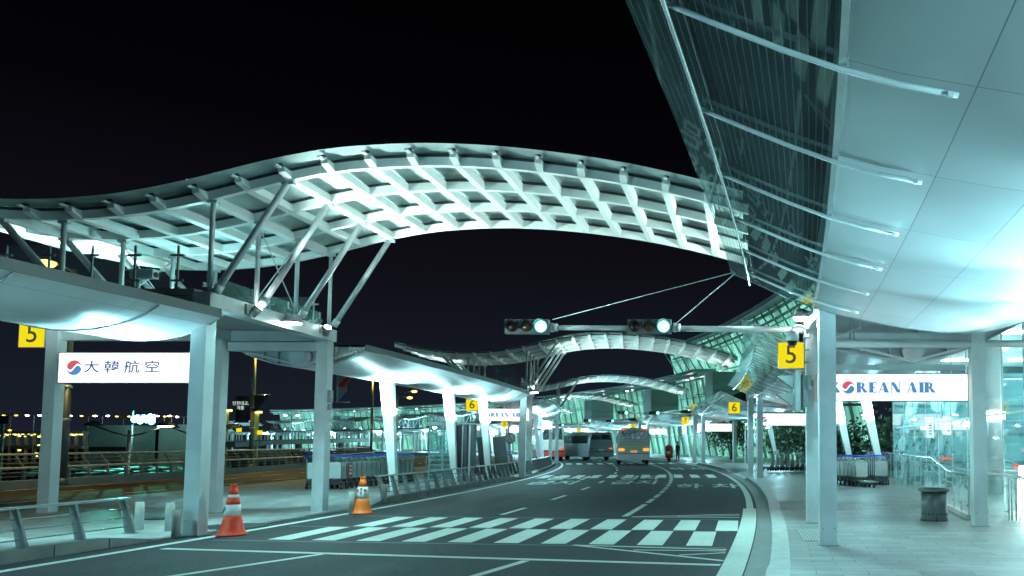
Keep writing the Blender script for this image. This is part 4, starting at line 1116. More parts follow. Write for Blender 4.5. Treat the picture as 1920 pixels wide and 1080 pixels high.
# glass balustrade on the terminal side
T = thing('glass_balustrade', 'glass balustrade with stainless handrail that steps down beside the rubbish bin', 'balustrade', (5.0, 22, 0))
bp = [(4.82, 17.2, 0.92), (5.02, 19.3, 0.93), (5.05, 19.9, 0.95), (5.2, 22.2, 1.22), (5.45, 28, 1.25), (5.3, 36, 1.27)]
mb = MB(); mb.tube([(x, y, z) for x, y, z in bp], 0.035, 10); build('handrail', mb, M['chrome'], T)
mb = MB()
for i in range(len(bp) - 1): mb.bar((bp[i][0], bp[i][1], 0.06), (bp[i+1][0], bp[i+1][1], 0.06), 0.14, 0.12)
build('plinth', mb, M['kerb_pale'], T)
for i in range(20):
    y = 17.3 + 0.95 * i; j = 0
    while j < len(bp) - 2 and y > bp[j + 1][1]: j += 1
    def at(yy):
        jj = 0
        while jj < len(bp) - 2 and yy > bp[jj + 1][1]: jj += 1
        t = (yy - bp[jj][1]) / (bp[jj + 1][1] - bp[jj][1]); return [bp[jj][q] + t * (bp[jj + 1][q] - bp[jj][q]) for q in (0, 2)]
    if y > 35: break
    x, z = at(y); mb = MB(); mb.box((x, y, (0.1 + z) / 2), (0.025, 0.07, z - 0.12)); mb.box((x - 0.03, y, 0.3), (0.04, 0.05, 0.05)); mb.box((x - 0.03, y, z - 0.25), (0.04, 0.05, 0.05)); build('post', mb, M['steel_pale'], T)
    x2, z2 = at(y + 0.95); mb = MB(); mb.face([(x - 0.03, y + 0.06, 0.2), (x2 - 0.03, y + 0.89, 0.2), (x2 - 0.03, y + 0.89, z2 - 0.08), (x - 0.03, y + 0.06, z - 0.08)]); build('pane', mb, M['glass_clear'], T)
T = thing('glass_gate', 'low glass gate panels at the right edge behind the portal pillar', 'glass gate', (5.6, 17.0, 0))
for i in range(3):
    x0 = 4.95 + 0.75 * i
    mb = MB(); mb.face([(x0 + 0.14, 17.0, 0.08), (x0 + 0.62, 17.0, 0.08), (x0 + 0.62, 17.0, 0.86), (x0 + 0.14, 17.0, 0.86)]); build('pane', mb, M['glass_clear'], T)
    mb = MB()
    for x in (x0 + 0.04, x0 + 0.12, x0 + 0.64, x0 + 0.7): mb.tube([(x, 17.0, 0), (x, 17.0, 0.93)], 0.014, 8)
    for x in (x0 + 0.16, x0 + 0.6):
        for z in (0.2, 0.74): mb.box((x, 16.98, z), (0.09, 0.03, 0.04))
    build('post', mb, M['steel_pale'], T)
    mb = MB(); mb.bar((x0, 17.0, 0.95), (x0 + 0.72, 17.0, 0.95), 0.05, 0.03); build('handrail', mb, M['alu'], T)

# ------------------------------------------------------------------ bin
T = thing('rubbish_bin', 'round dark grey rubbish bin with a rim on the terminal pavement', 'bin', (4.02, 17.05, 0.012))
mb = MB(); c = (4.02, 17.05, 0.012)
mb.lathe([(0.285, 0.0), (0.28, 0.04), (0.272, 0.3), (0.275, 0.62)], c, 36); bd = build('body', mb, M['bin'], T)
mb = MB(); mb.lathe([(0.325, 0.615), (0.33, 0.66), (0.31, 0.68), (0.26, 0.665), (0.255, 0.6)], c, 36, cap=False); mb.lathe([(0.255, 0.61), (0.01, 0.61)], c, 36, cap=False); build('rim', mb, M['bin'], T)
mb = MB()
for i in range(9):
    a = -PI / 2 - 1.2 + 0.3 * i; mb.box((c[0] + 0.277 * math.cos(a), c[1] + 0.277 * math.sin(a), 0.16), (0.014, 0.03, 0.04), Matrix.Rotation(a, 3, 'Z'))
mb.box((4.0, 16.76, 0.05), (0.03, 0.03, 0.1))
build('vent_slot', mb, M['black'], bd)

# ------------------------------------------------------------------ luggage trolleys
def make_trolley(loc, rz, label, group):
    T = thing('luggage_trolley', label, 'luggage trolley', (0, 0, 0), group)
    mb = MB()
    for s_ in (-1, 1):
        mb.tube([(s_ * 0.24, -0.02, 0.2), (s_ * 0.24, -0.04, 0.95), (s_ * 0.25, -0.16, 1.04)], 0.016, 6)
        mb.tube([(s_ * 0.24, -0.02, 0.22), (s_ * 0.16, 0.85, 0.2)], 0.018, 6)
    for y, z in ((0.0, 0.34), (0.0, 0.86), (0.25, 0.215), (0.55, 0.205), (0.84, 0.2)): mb.tube([(-0.24 + 0.09 * y, y, z), (0.24 - 0.09 * y, y, z)], 0.013, 6)
    build('frame', mb, M['chrome'], T)
    mb = MB(); mb.box((0, -0.005, 0.6), (0.44, 0.015, 0.5)); build('ad_board', mb, M['board'], T)
    mb = MB()
    for i in range(8): mb.tube([(-0.21 + 0.06 * i, 0.02, 0.88), (-0.21 + 0.06 * i, 0.04, 1.0)], 0.006, 4)
    for z in (0.9, 0.95, 1.0): mb.tube([(-0.23, 0.03, z), (0.23, 0.03, z)], 0.006, 4)
    mb.tube([(-0.23, 0.03, 0.9), (-0.23, 0.26, 0.9), (0.23, 0.26, 0.9), (0.23, 0.03, 0.9)], 0.008, 4)
    build('basket', mb, M['chrome'], T)
    mb = MB(); mb.tube([(-0.27, -0.17, 1.05), (0.27, -0.17, 1.05)], 0.026, 8); build('handle', mb, M['blue'], T)
    mb = MB(); mb.box((0, 0.38, 0.17), (0.4, 0.74, 0.05)); mb.box((0, 0.02, 0.25), (0.46, 0.05, 0.1)); mb.bar((0, 0.4, 0.16), (0, 0.85, 0.12), 0.1, 0.06); build('base', mb, M['steel_dark'], T)
    for x, y in ((-0.24, 0.02), (0.24, 0.02), (0.0, 0.82)):
        mb = MB(); mb.lathe([(0.04, -0.025), (0.07, -0.02), (0.07, 0.02), (0.04, 0.025)], (x, y, 0.075), 12, 'x'); mb.bar((x, y, 0.08), (x, y, 0.2), 0.05, 0.05); build('wheel', mb, M['black'], T)
    T.location = loc; T.rotation_euler[2] = rz; return T
tg = 'luggage trolleys nested in the row on the island'
t0 = make_trolley((-13.0, 25.5, 0.17), 0.0, 'luggage trolley at the near end of the island row, its white board fully visible', tg)
for i in range(1, 17):
    move_copy(t0, (-13.0 + 0.02 * i, 25.5 + 0.3 * i, 0.17), 0.0, 'blue handled luggage trolley nested within the island row, between its two end trolleys' if i < 16 else 'luggage trolley at the far end of the blue handled island row', tg)
for i in range(3):
    move_copy(t0, (-13.52, 25.3 + 0.3 * i, 0.17), 0.0, 'luggage trolley in the short second row half hidden by the rear portal pillar', 'luggage trolleys behind the portal pillar')
for i in range(7):
    move_copy(t0, (4.05 - 0.1 * i, 27.6 + 0.27 * i, 0.14), PI + 0.35, 'luggage trolley at the near end of the row beside the leaning canopy legs' if i == 0 else 'luggage trolley nested behind the first one beside the leaning canopy legs', 'luggage trolleys by the terminal balustrade')
for i in range(5):
    move_copy(t0, (4.85 - 0.02 * i, 28.4 + 0.33 * i, 0.14), -0.1, 'blue handled luggage trolley tucked behind the leaning leg against the glass balustrade', 'luggage trolleys against the balustrade')
for i in range(9):
    move_copy(t0, (1.55 + 0.28 * i, 44.0 + 0.1 * i, 0.1), 1.25, 'luggage trolley in the far row under the faint emblem sign', 'luggage trolleys near the sign 6')
for i in range(3):
    move_copy(t0, tuple(P(46 + 0.4 * i, -11.6, 0.1)), 0.6, 'luggage trolley in the small set behind the long island rail by the second portal', 'luggage trolleys near the second island portal')
# red notice boards on the island row
mb = MB(); mb.box((-12.72, 25.95, 0.78), (0.02, 0.26, 0.42))
for z in (0.66, 0.78, 0.9): 
    mb.m = 1; mb.box((-12.708, 25.95, z), (0.006, 0.14, 0.06)); mb.m = 0
solo('red_notice', 'small dark red notice board with white marks hanging on the island trolley row', 'notice', mb, [M['reddark'], M['reflective']], (-12.7, 25.95, 0.6))
mb = MB(); mb.box((-12.3, 31.6, 0.95), (0.24, 0.03, 0.22)); mb.m = 1; mb.box((-12.33, 31.58, 0.95), (0.08, 0.02, 0.16))
for z in (0.75, 1.1): mb.tube([(-12.5, 31.6, z), (-11.8, 31.6, z)], 0.012, 5)
for x in (-12.5, -12.2, -11.85): mb.tube([(x, 31.6, 0.17), (x, 31.6, 1.1)], 0.014, 5)
solo('trolley_barrier', 'thin rail stand with a small red sign past the island trolley row', 'barrier', mb, [M['reddark'], M['steel_pale']], (-12.2, 31.6, 0.17))

# ------------------------------------------------------------------ glass lift box and boards on the island
T = thing('glass_shelter', 'glass box with horizontal bars and three dark columns standing on the island', 'shelter', (-11.2, 31.5, 0.17))
for x0, x1, y0, y1 in ((-12.0, -11.0, 30.6, 30.6), (-12.0, -12.0, 30.6, 33.0), (-12.0, -11.0, 33.0, 33.0)):
    mb = MB(); mb.face([(x0, y0, 0.2), (x1, y1, 0.2), (x1, y1, 2.3), (x0, y0, 2.3)]); build('pane', mb, M['glass_wall'], T)
mb = MB()
for i in range(12):
    z = 0.25 + 0.185 * i
    mb.bar((-12.0, 30.57, z), (-11.0, 30.57, z), 0.03, 0.022); mb.bar((-12.03, 30.6, z), (-12.03, 33, z), 0.03, 0.022)
for x in (-12.0, -11.5, -11.0): mb.bar((x, 30.6, 0.17), (x, 30.6, 2.3), 0.03)
build('bar_frame', mb, M['steel_pale'], T)
mb = MB(); mb.box((-11.5, 31.8, 2.37), (1.2, 2.6, 0.12)); build('roof', mb, M['steel_pale'], T)
for i, x in enumerate((-10.92, -10.66, -10.38)):
    mb = MB(); mb.box((x, 30.75, 1.25), (0.13, 0.3, 2.2)); build('column', mb, M['steel_dark'], T)
mb = MB()
for x in (-10.79, -10.52): mb.box((x, 30.8, 1.25), (0.09, 0.06, 2.1))
build('light_slot', mb, M['steel_pale'], T)
for i, (x, lab) in enumerate(((-11.75, 'left of two leaning dark grey boards behind the leaning canopy leg'), (-11.02, 'right of two leaning dark grey boards behind the leaning canopy leg'))):
    mb = MB(); rot = Matrix.Rotation(0.1, 3, 'Y')
    mb.box((x, 36.4, 1.05), (0.55, 0.1, 1.75), Matrix.Rotation(-0.14, 3, 'Y')); mb.m = 1; mb.box((x, 36.34, 1.05), (0.55, 0.01, 0.012), Matrix.Rotation(-0.14, 3, 'Y'))
    mb.box((x, 36.4, 0.19), (0.6, 0.3, 0.06)); mb.m = 0
    solo('info_board', lab, 'board', mb, [M['board_grey'], M['steel_grey']], (x, 36.4, 0.17), 'leaning grey boards')
T = thing('round_sign', 'round white sign with a dark wheelchair mark on a thin post', 'sign', (-13.4, 46, 0))
mb = MB(); mb.tube([(-13.4, 46, 0.1), (-13.4, 46, 1.7)], 0.03, 8); build('post', mb, M['steel_pale'], T)
mb = MB(); mb.lathe([(0.3, 0), (0.3, -0.03)], (-13.4, 45.97, 1.9), 24, 'y'); build('disc', mb, M['ink_dark'], T)
mb = MB(); mb.lathe([(0.25, 0), (0.25, -0.01)], (-13.4, 45.935, 1.9), 24, 'y'); dsc = build('face', mb, M['reflective'], T)
mb = MB(); y = 45.92
mb.lathe([(0.03, 0), (0.03, -0.004)], (-13.42, y, 2.05), 10, 'y'); mb.bar((-13.42, y, 2.02), (-13.42, y, 1.88), 0.03, 0.004, (0, 1, 0)); mb.bar((-13.42, y, 1.9), (-13.33, y, 1.88), 0.03, 0.004, (0, 1, 0)); mb.bar((-13.33, y, 1.88), (-13.28, y, 1.76), 0.03, 0.004, (0, 1, 0))
for i in range(10):
    a0 = PI * 0.75 + 1.3 * PI * i / 10; a1 = PI * 0.75 + 1.3 * PI * (i + 1) / 10
    mb.face([(-13.42 + r * math.cos(a), y, 1.82 + r * math.sin(a)) for r, a in ((0.11, a0), (0.11, a1), (0.085, a1), (0.085, a0))])
build('mark', mb, M['ink_dark'], dsc)

# ------------------------------------------------------------------ vehicles
def make_bus(name, label, loc, rz, body, low, w=2.4, h=2.75, L=8.5, lights=True):
    T = thing(name, label, 'bus', (0, 0, 0)); hw = w / 2
    # rounded rear section, lofted along the length
    def ring(y, ins, top):
        return [(-hw + ins, y, 0.95), (-hw + ins, y, 1.5), (-hw + 0.08 + ins, y, top - 0.3), (-hw + 0.35 + ins, y, top), (hw - 0.35 - ins, y, top), (hw - 0.08 - ins, y, top - 0.3), (hw - ins, y, 1.5), (hw - ins, y, 0.95)]
    mb = MB(); secs = [(0, 0.1, h - 0.08), (0.12, 0.02, h - 0.02), (0.5, 0, h), (L - 0.5, 0, h), (L, 0.1, h - 0.15)]
    b = 0
    for y, ins, top in secs: mb.v += ring(y, ins, top)
    for i in range(len(secs) - 1):
        for k in range(8):
            k2 = (k + 1) % 8; mb._f((i * 8 + k, i * 8 + k2, (i + 1) * 8 + k2, (i + 1) * 8 + k))
    mb._f(range(8)); mb._f([len(mb.v) - 8 + k for k in range(8)][::-1])
    bd = build('body', mb, body, T)
    mb = MB(); mb.box((0, L / 2, 0.68), (w - 0.02, L + 0.06, 0.62)); mb.box((0, -0.06, 0.52), (w - 0.1, 0.12, 0.28)); build('bumper', mb, low, T)
    mb = MB(); mb.prism([(-hw + 0.22, 1.92), (hw - 0.22, 1.92), (hw - 0.34, h - 0.22), (-hw + 0.34, h - 0.22)], lambda a, c, q: (a, q, c), -0.02, 0.02); build('rear_window', mb, M['bus_glass'], bd)
    for s_ in (-1, 1):
        mb = MB(); mb.box((s_ * (hw + 0.0), L / 2, 1.95), (0.03, L - 0.8, 0.75)); build('side_window', mb, M['bus_glass'], bd)
        mb = MB(); mb.box((s_ * (hw - 0.3), -0.015, 1.13), (0.42, 0.04, 0.17) if lights else (0.3, 0.04, 0.1)); build('tail_light', mb, M['tail'] if lights else (M['tail_red'] if s_ > 0 else M['reddark']), bd)
        mb = MB(); mb.box((s_ * (hw - 0.42), -0.0, h - 0.1), (0.4, 0.08, 0.08)); build('marker_light', mb, M['tail_red'] if lights else M['reddark'], bd)
        for y in (1.6, L - 1.8):
            mb = MB(); mb.lathe([(0.2, -0.13), (0.45, -0.12), (0.45, 0.12), (0.2, 0.13)], (s_ * (hw - 0.16), y, 0.45), 20, 'x'); wb = build('wheel', mb, M['black'], T)
    mb = MB(); mb.box((0, -0.015, 0.98), (0.5, 0.03, 0.16)); build('number_plate', mb, M['plate'] if lights else M['reflective'], bd)
    mb = MB(); mb.box((0, 0.0, 1.55), (w - 0.5, 0.03, 0.02)); mb.box((0, 0.0, 1.72), (w - 0.7, 0.03, 0.02)); mb.box((0, -0.01, 0.86), (w - 0.2, 0.1, 0.05)); build('grille', mb, M['black'], bd)
    mb = MB(); mb.tube([(hw, L - 0.3, 2.4), (hw + 0.2, L + 0.1, 2.3)], 0.025, 6); mb.box((hw + 0.22, L + 0.12, 2.1), (0.18, 0.08, 0.36)); build('mirror', mb, M['black'], bd)
    T.location = loc; T.rotation_euler[2] = rz; return T
make_bus('minibus', 'grey green minibus with lit amber tail lights driving away on the road', (-8.15, 59.3, 0), 0.17, M['bus_body'], M['bus_low'])
make_bus('coach', 'pale grey coach far down the road left of the minibus', (-13.0, 73.0, 0), 0.5, M['coach_grey'], M['coach_grey'], 2.4, 2.6, 9, False)
make_bus('coach', 'cream and dark coach half hidden behind the second island portal', (-17.5, 73.0, 0), 0.36, M['coach_cream'], M['red'], 2.4, 3.2, 9, False)
def make_car(loc, rz, label, paint, group):
    T = thing('parked_car', label, 'car', (0, 0, 0), group)
    prof = [(-2.2, 0.3), (-2.25, 0.75), (-1.5, 0.92), (-0.75, 1.42), (0.75, 1.44), (1.55, 0.98), (2.1, 0.9), (2.2, 0.35)]
    mb = MB(); mb.prism(prof, lambda a, b, q: (q * (1 if b < 1 else 0.82), a, b), -0.85, 0.85); bd = build('body', mb, paint, T)
    mb = MB(); mb.prism([(-1.38, 0.96), (-0.72, 1.37), (0.72, 1.39), (1.42, 1.0)], lambda a, b, q: (q, a, b), -0.8, 0.8); build('window', mb, M['bus_glass'], bd)
    for sx in (-0.75, 0.75):
        for y in (-1.35, 1.35):
            mb = MB(); mb.lathe([(0.15, -0.1), (0.32, -0.1), (0.32, 0.1), (0.15, 0.1)], (sx, y, 0.32), 16, 'x'); build('wheel', mb, M['black'], T)
    T.location = loc; T.rotation_euler[2] = rz; return T
cars = [(-52, 48, 0.3), (-60, 56, 0.3), (-66, 64, 0.3), (-74, 52, 0.4), (-58, 74, 0.2), (-83, 68, 0.2), (-95, 84, 0.3)]
for i, (x, y, r) in enumerate(cars):
    make_car((x, y, -7), r, ['dark car parked on the low ground beyond the barrier, below the teal floodlights', 'pale car parked on the low ground beyond the barrier, below the teal floodlights'][i % 2], [M['car_dark'], M['car_teal']][i % 2], 'cars on the low ground')

# ------------------------------------------------------------------ person and post box
def person(name, label, loc, rz):
    T = thing(name, label, 'person', loc)
    sk = {'pelvis': ((0, 0, 0.95), 0.14), 'waist': ((0, 0, 1.08), 0.125), 'chest': ((0, 0.01, 1.28), 0.15), 'neck0': ((0, 0.0, 1.43), 0.075), 'neck': ((0, 0.01, 1.49), 0.052), 'head0': ((0, 0.02, 1.57), 0.08), 'head': ((0, 0.03, 1.65), 0.085), 'crown': ((0, 0.02, 1.72), 0.06)}
    ed = [('pelvis', 'waist'), ('waist', 'chest'), ('chest', 'neck0'), ('neck0', 'neck'), ('neck', 'head0'), ('head0', 'head'), ('head', 'crown')]
    for s_, n in ((-1, 'l'), (1, 'r')):
        sk['sh' + n] = ((s_ * 0.185, 0, 1.38), 0.062); sk['el' + n] = ((s_ * 0.235, -0.02, 1.1), 0.045); sk['wr' + n] = ((s_ * 0.22, 0.08, 0.87), 0.03); sk['ha' + n] = ((s_ * 0.215, 0.11, 0.78), 0.032)
        sk['hi' + n] = ((s_ * 0.095, 0, 0.9), 0.095); sk['kn' + n] = ((s_ * 0.105, 0.02 * s_, 0.49), 0.062); sk['an' + n] = ((s_ * 0.11, -0.02 + 0.02 * s_, 0.09), 0.042); sk['to' + n] = ((s_ * 0.125, 0.14, 0.04), 0.036)
        ed += [('chest', 'sh' + n), ('sh' + n, 'el' + n), ('el' + n, 'wr' + n), ('wr' + n, 'ha' + n), ('pelvis', 'hi' + n), ('hi' + n, 'kn' + n), ('kn' + n, 'an' + n), ('an' + n, 'to' + n)]
    ks = list(sk); me = bpy.data.meshes.new('body')
    me.from_pydata([sk[k][0] for k in ks], [(ks.index(a), ks.index(b)) for a, b in ed], [])
    o = bpy.data.objects.new('body', me); COL.objects.link(o)
    md = o.modifiers.new('Skin', 'SKIN'); 
    for i, k in enumerate(ks):
        me.skin_vertices[0].data[i].radius = (sk[k][1], sk[k][1] * (0.75 if k in ('chest', 'waist', 'pelvis') else 1))
    me.skin_vertices[0].data[0].use_root = True
    o.modifiers.new('Sub', 'SUBSURF').levels = 1
    dg = bpy.context.evaluated_depsgraph_get(); dg.update()
    m2 = bpy.data.meshes.new_from_object(o.evaluated_get(dg)); bpy.data.objects.remove(o)
    m2.materials.clear(); m2.materials.append(M['cloth_dark']); m2.materials.append(M['skin'])
    for p in m2.polygons:
        p.use_smooth = True
        z = p.center.z; p.material_index = 1 if (z > 1.47 or (z < 0.86 and abs(p.center.x) > 0.19)) else 0
    bo = bpy.data.objects.new('body', m2); COL.objects.link(bo); bo.parent = T; ORG[bo] = Vector(loc)
    mb = MB(); mb.lathe([(0.092, 1.62), (0.1, 1.68), (0.08, 1.75), (0.03, 1.78)], Vector(loc) + Vector((0, -0.005, 0)), 14); build('hair', mb, M['hair'], T)
    T.rotation_euler[2] = rz
    return T
person('person', 'person in dark clothes standing beside the red post box far down the terminal pavement', (-5.75, 69.5, 0.0), 2.4)
T = thing('post_box', 'red pillar post box far down the terminal pavement', 'post box', (-6.5, 69.5, 0))
c = (-6.5, 69.5, 0.0)
mb = MB(); mb.lathe([(0.16, 0.0), (0.16, 0.3), (0.33, 0.34), (0.36, 0.5), (0.36, 1.15), (0.32, 1.3), (0.2, 1.42), (0.05, 1.46)], c, 20); build('body', mb, M['red'], T)
mb = MB(); mb.box((-6.5, 69.13, 1.05), (0.3, 0.03, 0.05)); build('slot', mb, M['black'], T)
mb = MB(); mb.box((-6.5, 69.14, 0.8), (0.3, 0.02, 0.2)); build('notice', mb, M['reflective'], T)

# ------------------------------------------------------------------ terminal building
TB = thing('terminal_building', 'long curved glazed terminal building with green lit glass and broad roof eaves', 'building', tuple(P(120, 12, 0)))
def arcwall(d0, z0, d1, z1, s0, s1, step=2.0):
    mb = MB(); n = max(1, int((s1 - s0) / step))
    mb.grid(lambda a, b: P(s0 + (s1 - s0) * b, d0 + (d1 - d0) * a, z0 + (z1 - z0) * a), 1, n, lambda a, b: (s0 + (s1 - s0) * b, z0 + (z1 - z0) * a))
    return mb
SE = 247
build('glass_facade', arcwall(11.5, 0, 9.6, 9.3, 52, SE), M['lit_green'], TB)
build('glass_facade', arcwall(9.6, 9.3, 8.6, 13.4, 46, 102), M['lit_green'], TB)
build('base_wall', arcwall(11.6, -7, 11.6, 0.1, 30, SE), M['conc'], TB)
def eave(d0, d1, z, th, s0, s1, tip):
    mb = MB(); n = int((s1 - s0) / 2)
    sec = [(d0, z + tip), (d0, z + tip + 0.25), (d1, z + th), (d1, z), ]
    for j in range(n):
        a = s0 + (s1 - s0) * j / n; b = s0 + (s1 - s0) * (j + 1) / n
        for i in range(4):
            (p, q), (r, t) = sec[i], sec[(i + 1) % 4]
            mb.face([P(a, p, q), P(a, r, t), P(b, r, t), P(b, p, q)])
    mb.face([P(s0, p, q) for p, q in sec]); mb.face([P(s1, p, q) for p, q in sec][::-1])
    return mb
build('eave', eave(6.8, 26, 9.3, 1.6, 88, SE, 0.3), M['terminal_grey'], TB)
build('eave', eave(7.4, 26, 13.2, 1.8, 44, 100, 0.3), M['terminal_grey'], TB)
for d, z, r in ((7.3, 13.15, 0.28), (8.0, 12.75, 0.16), (8.4, 12.2, 0.12)):
    mb = MB(); mb.tube([P(46 + 54 * i / 30, d, z) for i in range(31)], r, 8); build('eave_tube', mb, M['terminal_grey'], TB)
for d, z, r in ((7.2, 9.25, 0.2), (7.9, 8.9, 0.12)):
    mb = MB(); mb.tube([P(88 + (SE - 88) * i / 70, d, z) for i in range(71)], r, 6); build('eave_tube', mb, M['terminal_grey'], TB)
for i in range(24):
    s = 50 + 2.2 * i
    mb = MB(); mb.tube([P(s, 7.4, 13.1), P(s, 9.3, 10.2)], 0.08, 6); build('strut', mb, M['terminal_grey'], TB)
for k in range(0, 7):
    s = 71 + GP * k
    mb = MB(); mb.box(P(s, 5.4, 6.2), (3.4, 3.0, 3.4), Matrix.Rotation(ang(s), 3, 'Z')); mb.box(P(s - 1.55, 5.4, 4.44), (3.5, 0.2, 0.1), Matrix.Rotation(ang(s), 3, 'Z'))
    mb.m = 1; mb.box(P(s - 1.52, 5.4, 6.2), (3.42, 0.04, 0.04), Matrix.Rotation(ang(s), 3, 'Z'))
    build('bridge_block', mb, [M['terminal_grey'], M['steel_dark']], TB)
mb = MB()
for i in range(90):
    s = 54 + 2.15 * i
    mb.bar(P(s, 11.35, 0.1), P(s, 9.45, 9.3), 0.14, 0.22)
for a in (0.26, 0.55, 0.8):
    pts = [P(52 + (SE - 52) * i / 90, 11.35 - 1.9 * a, 9.3 * a) for i in range(91)]
    for i in range(90): mb.bar(pts[i], pts[i + 1], 0.1, 0.1)
build('glazing_bars', mb, M['terminal_grey'], TB)
# raised eaves light: rows of tiny downlights
mb = MB()
for i in range(42):
    s = 92 + 3.7 * i; mb.box(P(s, 7.9 + 0.8 * (i % 3), 9.22 + 0.0), (0.34, 0.34, 0.06))
build('soffit_lights', mb, M['lamp_far'], TB)
# hall beside the near kerb, behind a curtain wall
HB = thing('entrance_hall', 'glazed entrance hall behind the balustrade at the right edge, lit inside', 'building', (9, 14, 0))
mb = MB()
for i in range(26):
    s = -8 + 1.5 * i
    for z0, z1 in ((-0.4, 1.0), (1.03, 2.2), (2.23, 4.6)):
        mb.face([P(s + 0.02, 6.1, z0), P(s + 1.48, 6.1, z0), P(s + 1.48, 6.1, z1), P(s + 0.02, 6.1, z1)])
build('curtain_wall', mb, M['glass_wall'], HB)
mb = MB()
for i in range(27): mb.bar(P(-8 + 1.5 * i, 6.14, -0.5), P(-8 + 1.5 * i, 6.14, 4.6), 0.03, 0.05)
for z in (1.015, 2.215): mb.bar(P(-8, 6.14, z), P(31, 6.14, z), 0.03, 0.04)
build('mullion', mb, M['steel_pale'], HB)
mb = MB()
for i in range(6):
    x0 = 6.05 + 1.5 * i; mb.face([(x0 + 0.02, 30.6, -0.4), (x0 + 1.48, 30.6, -0.4), (x0 + 1.48, 30.6, 4.6), (x0 + 0.02, 30.6, 4.6)])
build('curtain_wall', mb, M['glass_wall'], HB)
mb = MB(); mb.box((11.2, 11.5, -0.45), (10, 39, 0.1)); build('floor', mb, M['floor_in'], HB)
mb = MB(); mb.box((11.2, 11.5, 4.7), (10, 39, 0.2)); build('ceiling', mb, M['steel_white'], HB)
mb = MB(); n = 18
mb.grid(lambda a, b: (15.5, -8 + 39 * b, -0.4 + 5 * a), 1, 4, lambda a, b: (39 * b, 5 * a)); build('back_wall', mb, M['lit_teal'], HB)
mb = MB(); mb.grid(lambda a, b: (6.3 + 9.2 * b, 34.0, -0.4 + 5 * a), 1, 4, lambda a, b: (9.2 * b, 5 * a))
build('end_wall', mb, M['lit_teal'], HB)
for x, y in ((7.3, 23.5), (8.6, 29), (7.6, 19.5), (9.8, 24.5), (7.2, 15.0)):
    mb = MB(); mb.lathe([(0.3, -0.4), (0.3, 4.6)], (x, y, 0), 24); cl = build('column', mb, M['steel_pale'], HB)
    mb = MB(); mb.lathe([(0.36, 2.35), (0.36, 2.55)], (x, y, 0), 24); build('light_ring', mb, M['lamp_far'], cl)
mb = MB()
for i in range(8):
    for x in (7.5, 10.0, 12.5): mb.box((x, 3 + 3.6 * i, 4.56), (1.3, 0.22, 0.06))
build('ceiling_light', mb, M['lamp_far'], HB)
for (x, y, w) in ((8.4, 26.5, 1.4), (9.2, 22.0, 1.2), (11.5, 27.5, 2.4)):
    mb = MB(); mb.box((x, y, 0.15), (w, 0.7, 1.1)); mb.box((x, y, 0.72), (w + 0.1, 0.8, 0.05)); build('counter', mb, M['steel_pale'], HB)
T = thing('hall_sign', 'white lit hanging sign with small dark letters inside the entrance hall', 'lit sign', (7.35, 27.5, 2.3))
mb = MB(); mb.box((7.45, 27.5, 2.28), (1.75, 0.12, 0.38)); build('lightbox', mb, M['sign_white'], T)
mb = text_mb('출국장 5', 0.2, lambda x, y: (7.75 + x, 27.43, 2.28 + y)); build('lettering', mb, M['ink_dark'], T)
mb = MB()
for x in (6.8, 8.1): mb.tube([(x, 27.5, 2.47), (x, 27.5, 4.6)], 0.012, 5)
build('hanger', mb, M['steel_grey'], T)
for (x, y, z, h, lab) in ((6.75, 29.2, 2.2, 0.75, 'upright lit banner box inside the hall corner, left of the hanging sign'), (7.15, 28.2, 2.25, 0.62, 'smaller upright lit banner box inside the hall beside the column')):
    mb = MB(); mb.box((x, y, z), (0.3, 0.1, h)); mb.m = 1
    for j in range(4): mb.box((x + 0.03, y - 0.054, z - h * 0.3 + 0.1 * j), (0.1, 0.006, 0.05))
    solo('lit_banner', lab, 'lit sign', mb, [M['sign_white'], M['ink_navy']], (x, y, z), 'lit banners in the hall')
T = thing('lit_column', 'glowing white column lamp inside the glass at the right edge', 'lamp', (6.55, 18.8, -0.35))
mb = MB(); mb.lathe([(0.02, 0.0), (0.13, 0.06), (0.15, 0.3), (0.14, 1.0), (0.1, 1.4)], (6.55, 18.8, -0.3), 20); build('tube', mb, M['lamp_far'], T)
mb = MB(); mb.lathe([(0.16, -0.05), (0.16, 0.0)], (6.55, 18.8, -0.35), 20); build('base', mb, M['steel_grey'], T)
for i, (x, y, w) in enumerate(((7.6, 30.2, 0.55), (7.0, 20.4, 0.35), (7.9, 25.0, 0.3))):
    mb = MB(); mb.box((x, y, 1.05), (w, 0.06, 0.08)); mb.m = 1; mb.box((x, y + 0.05, 1.05), (w + 0.06, 0.04, 0.12)); mb.tube([(x, y + 0.06, -0.4), (x, y + 0.06, 1.0)], 0.02, 6)
    solo('orange_display', ['wide orange lit display strip inside the hall', 'orange lit display strip inside the hall at the right edge', 'short orange lit display strip inside the hall'][i], 'display', mb, [M['tail_red'], M['steel_grey']], (x, y, -0.4), 'orange displays in the hall')  # glowing strips added for orange reflections in the hall glass

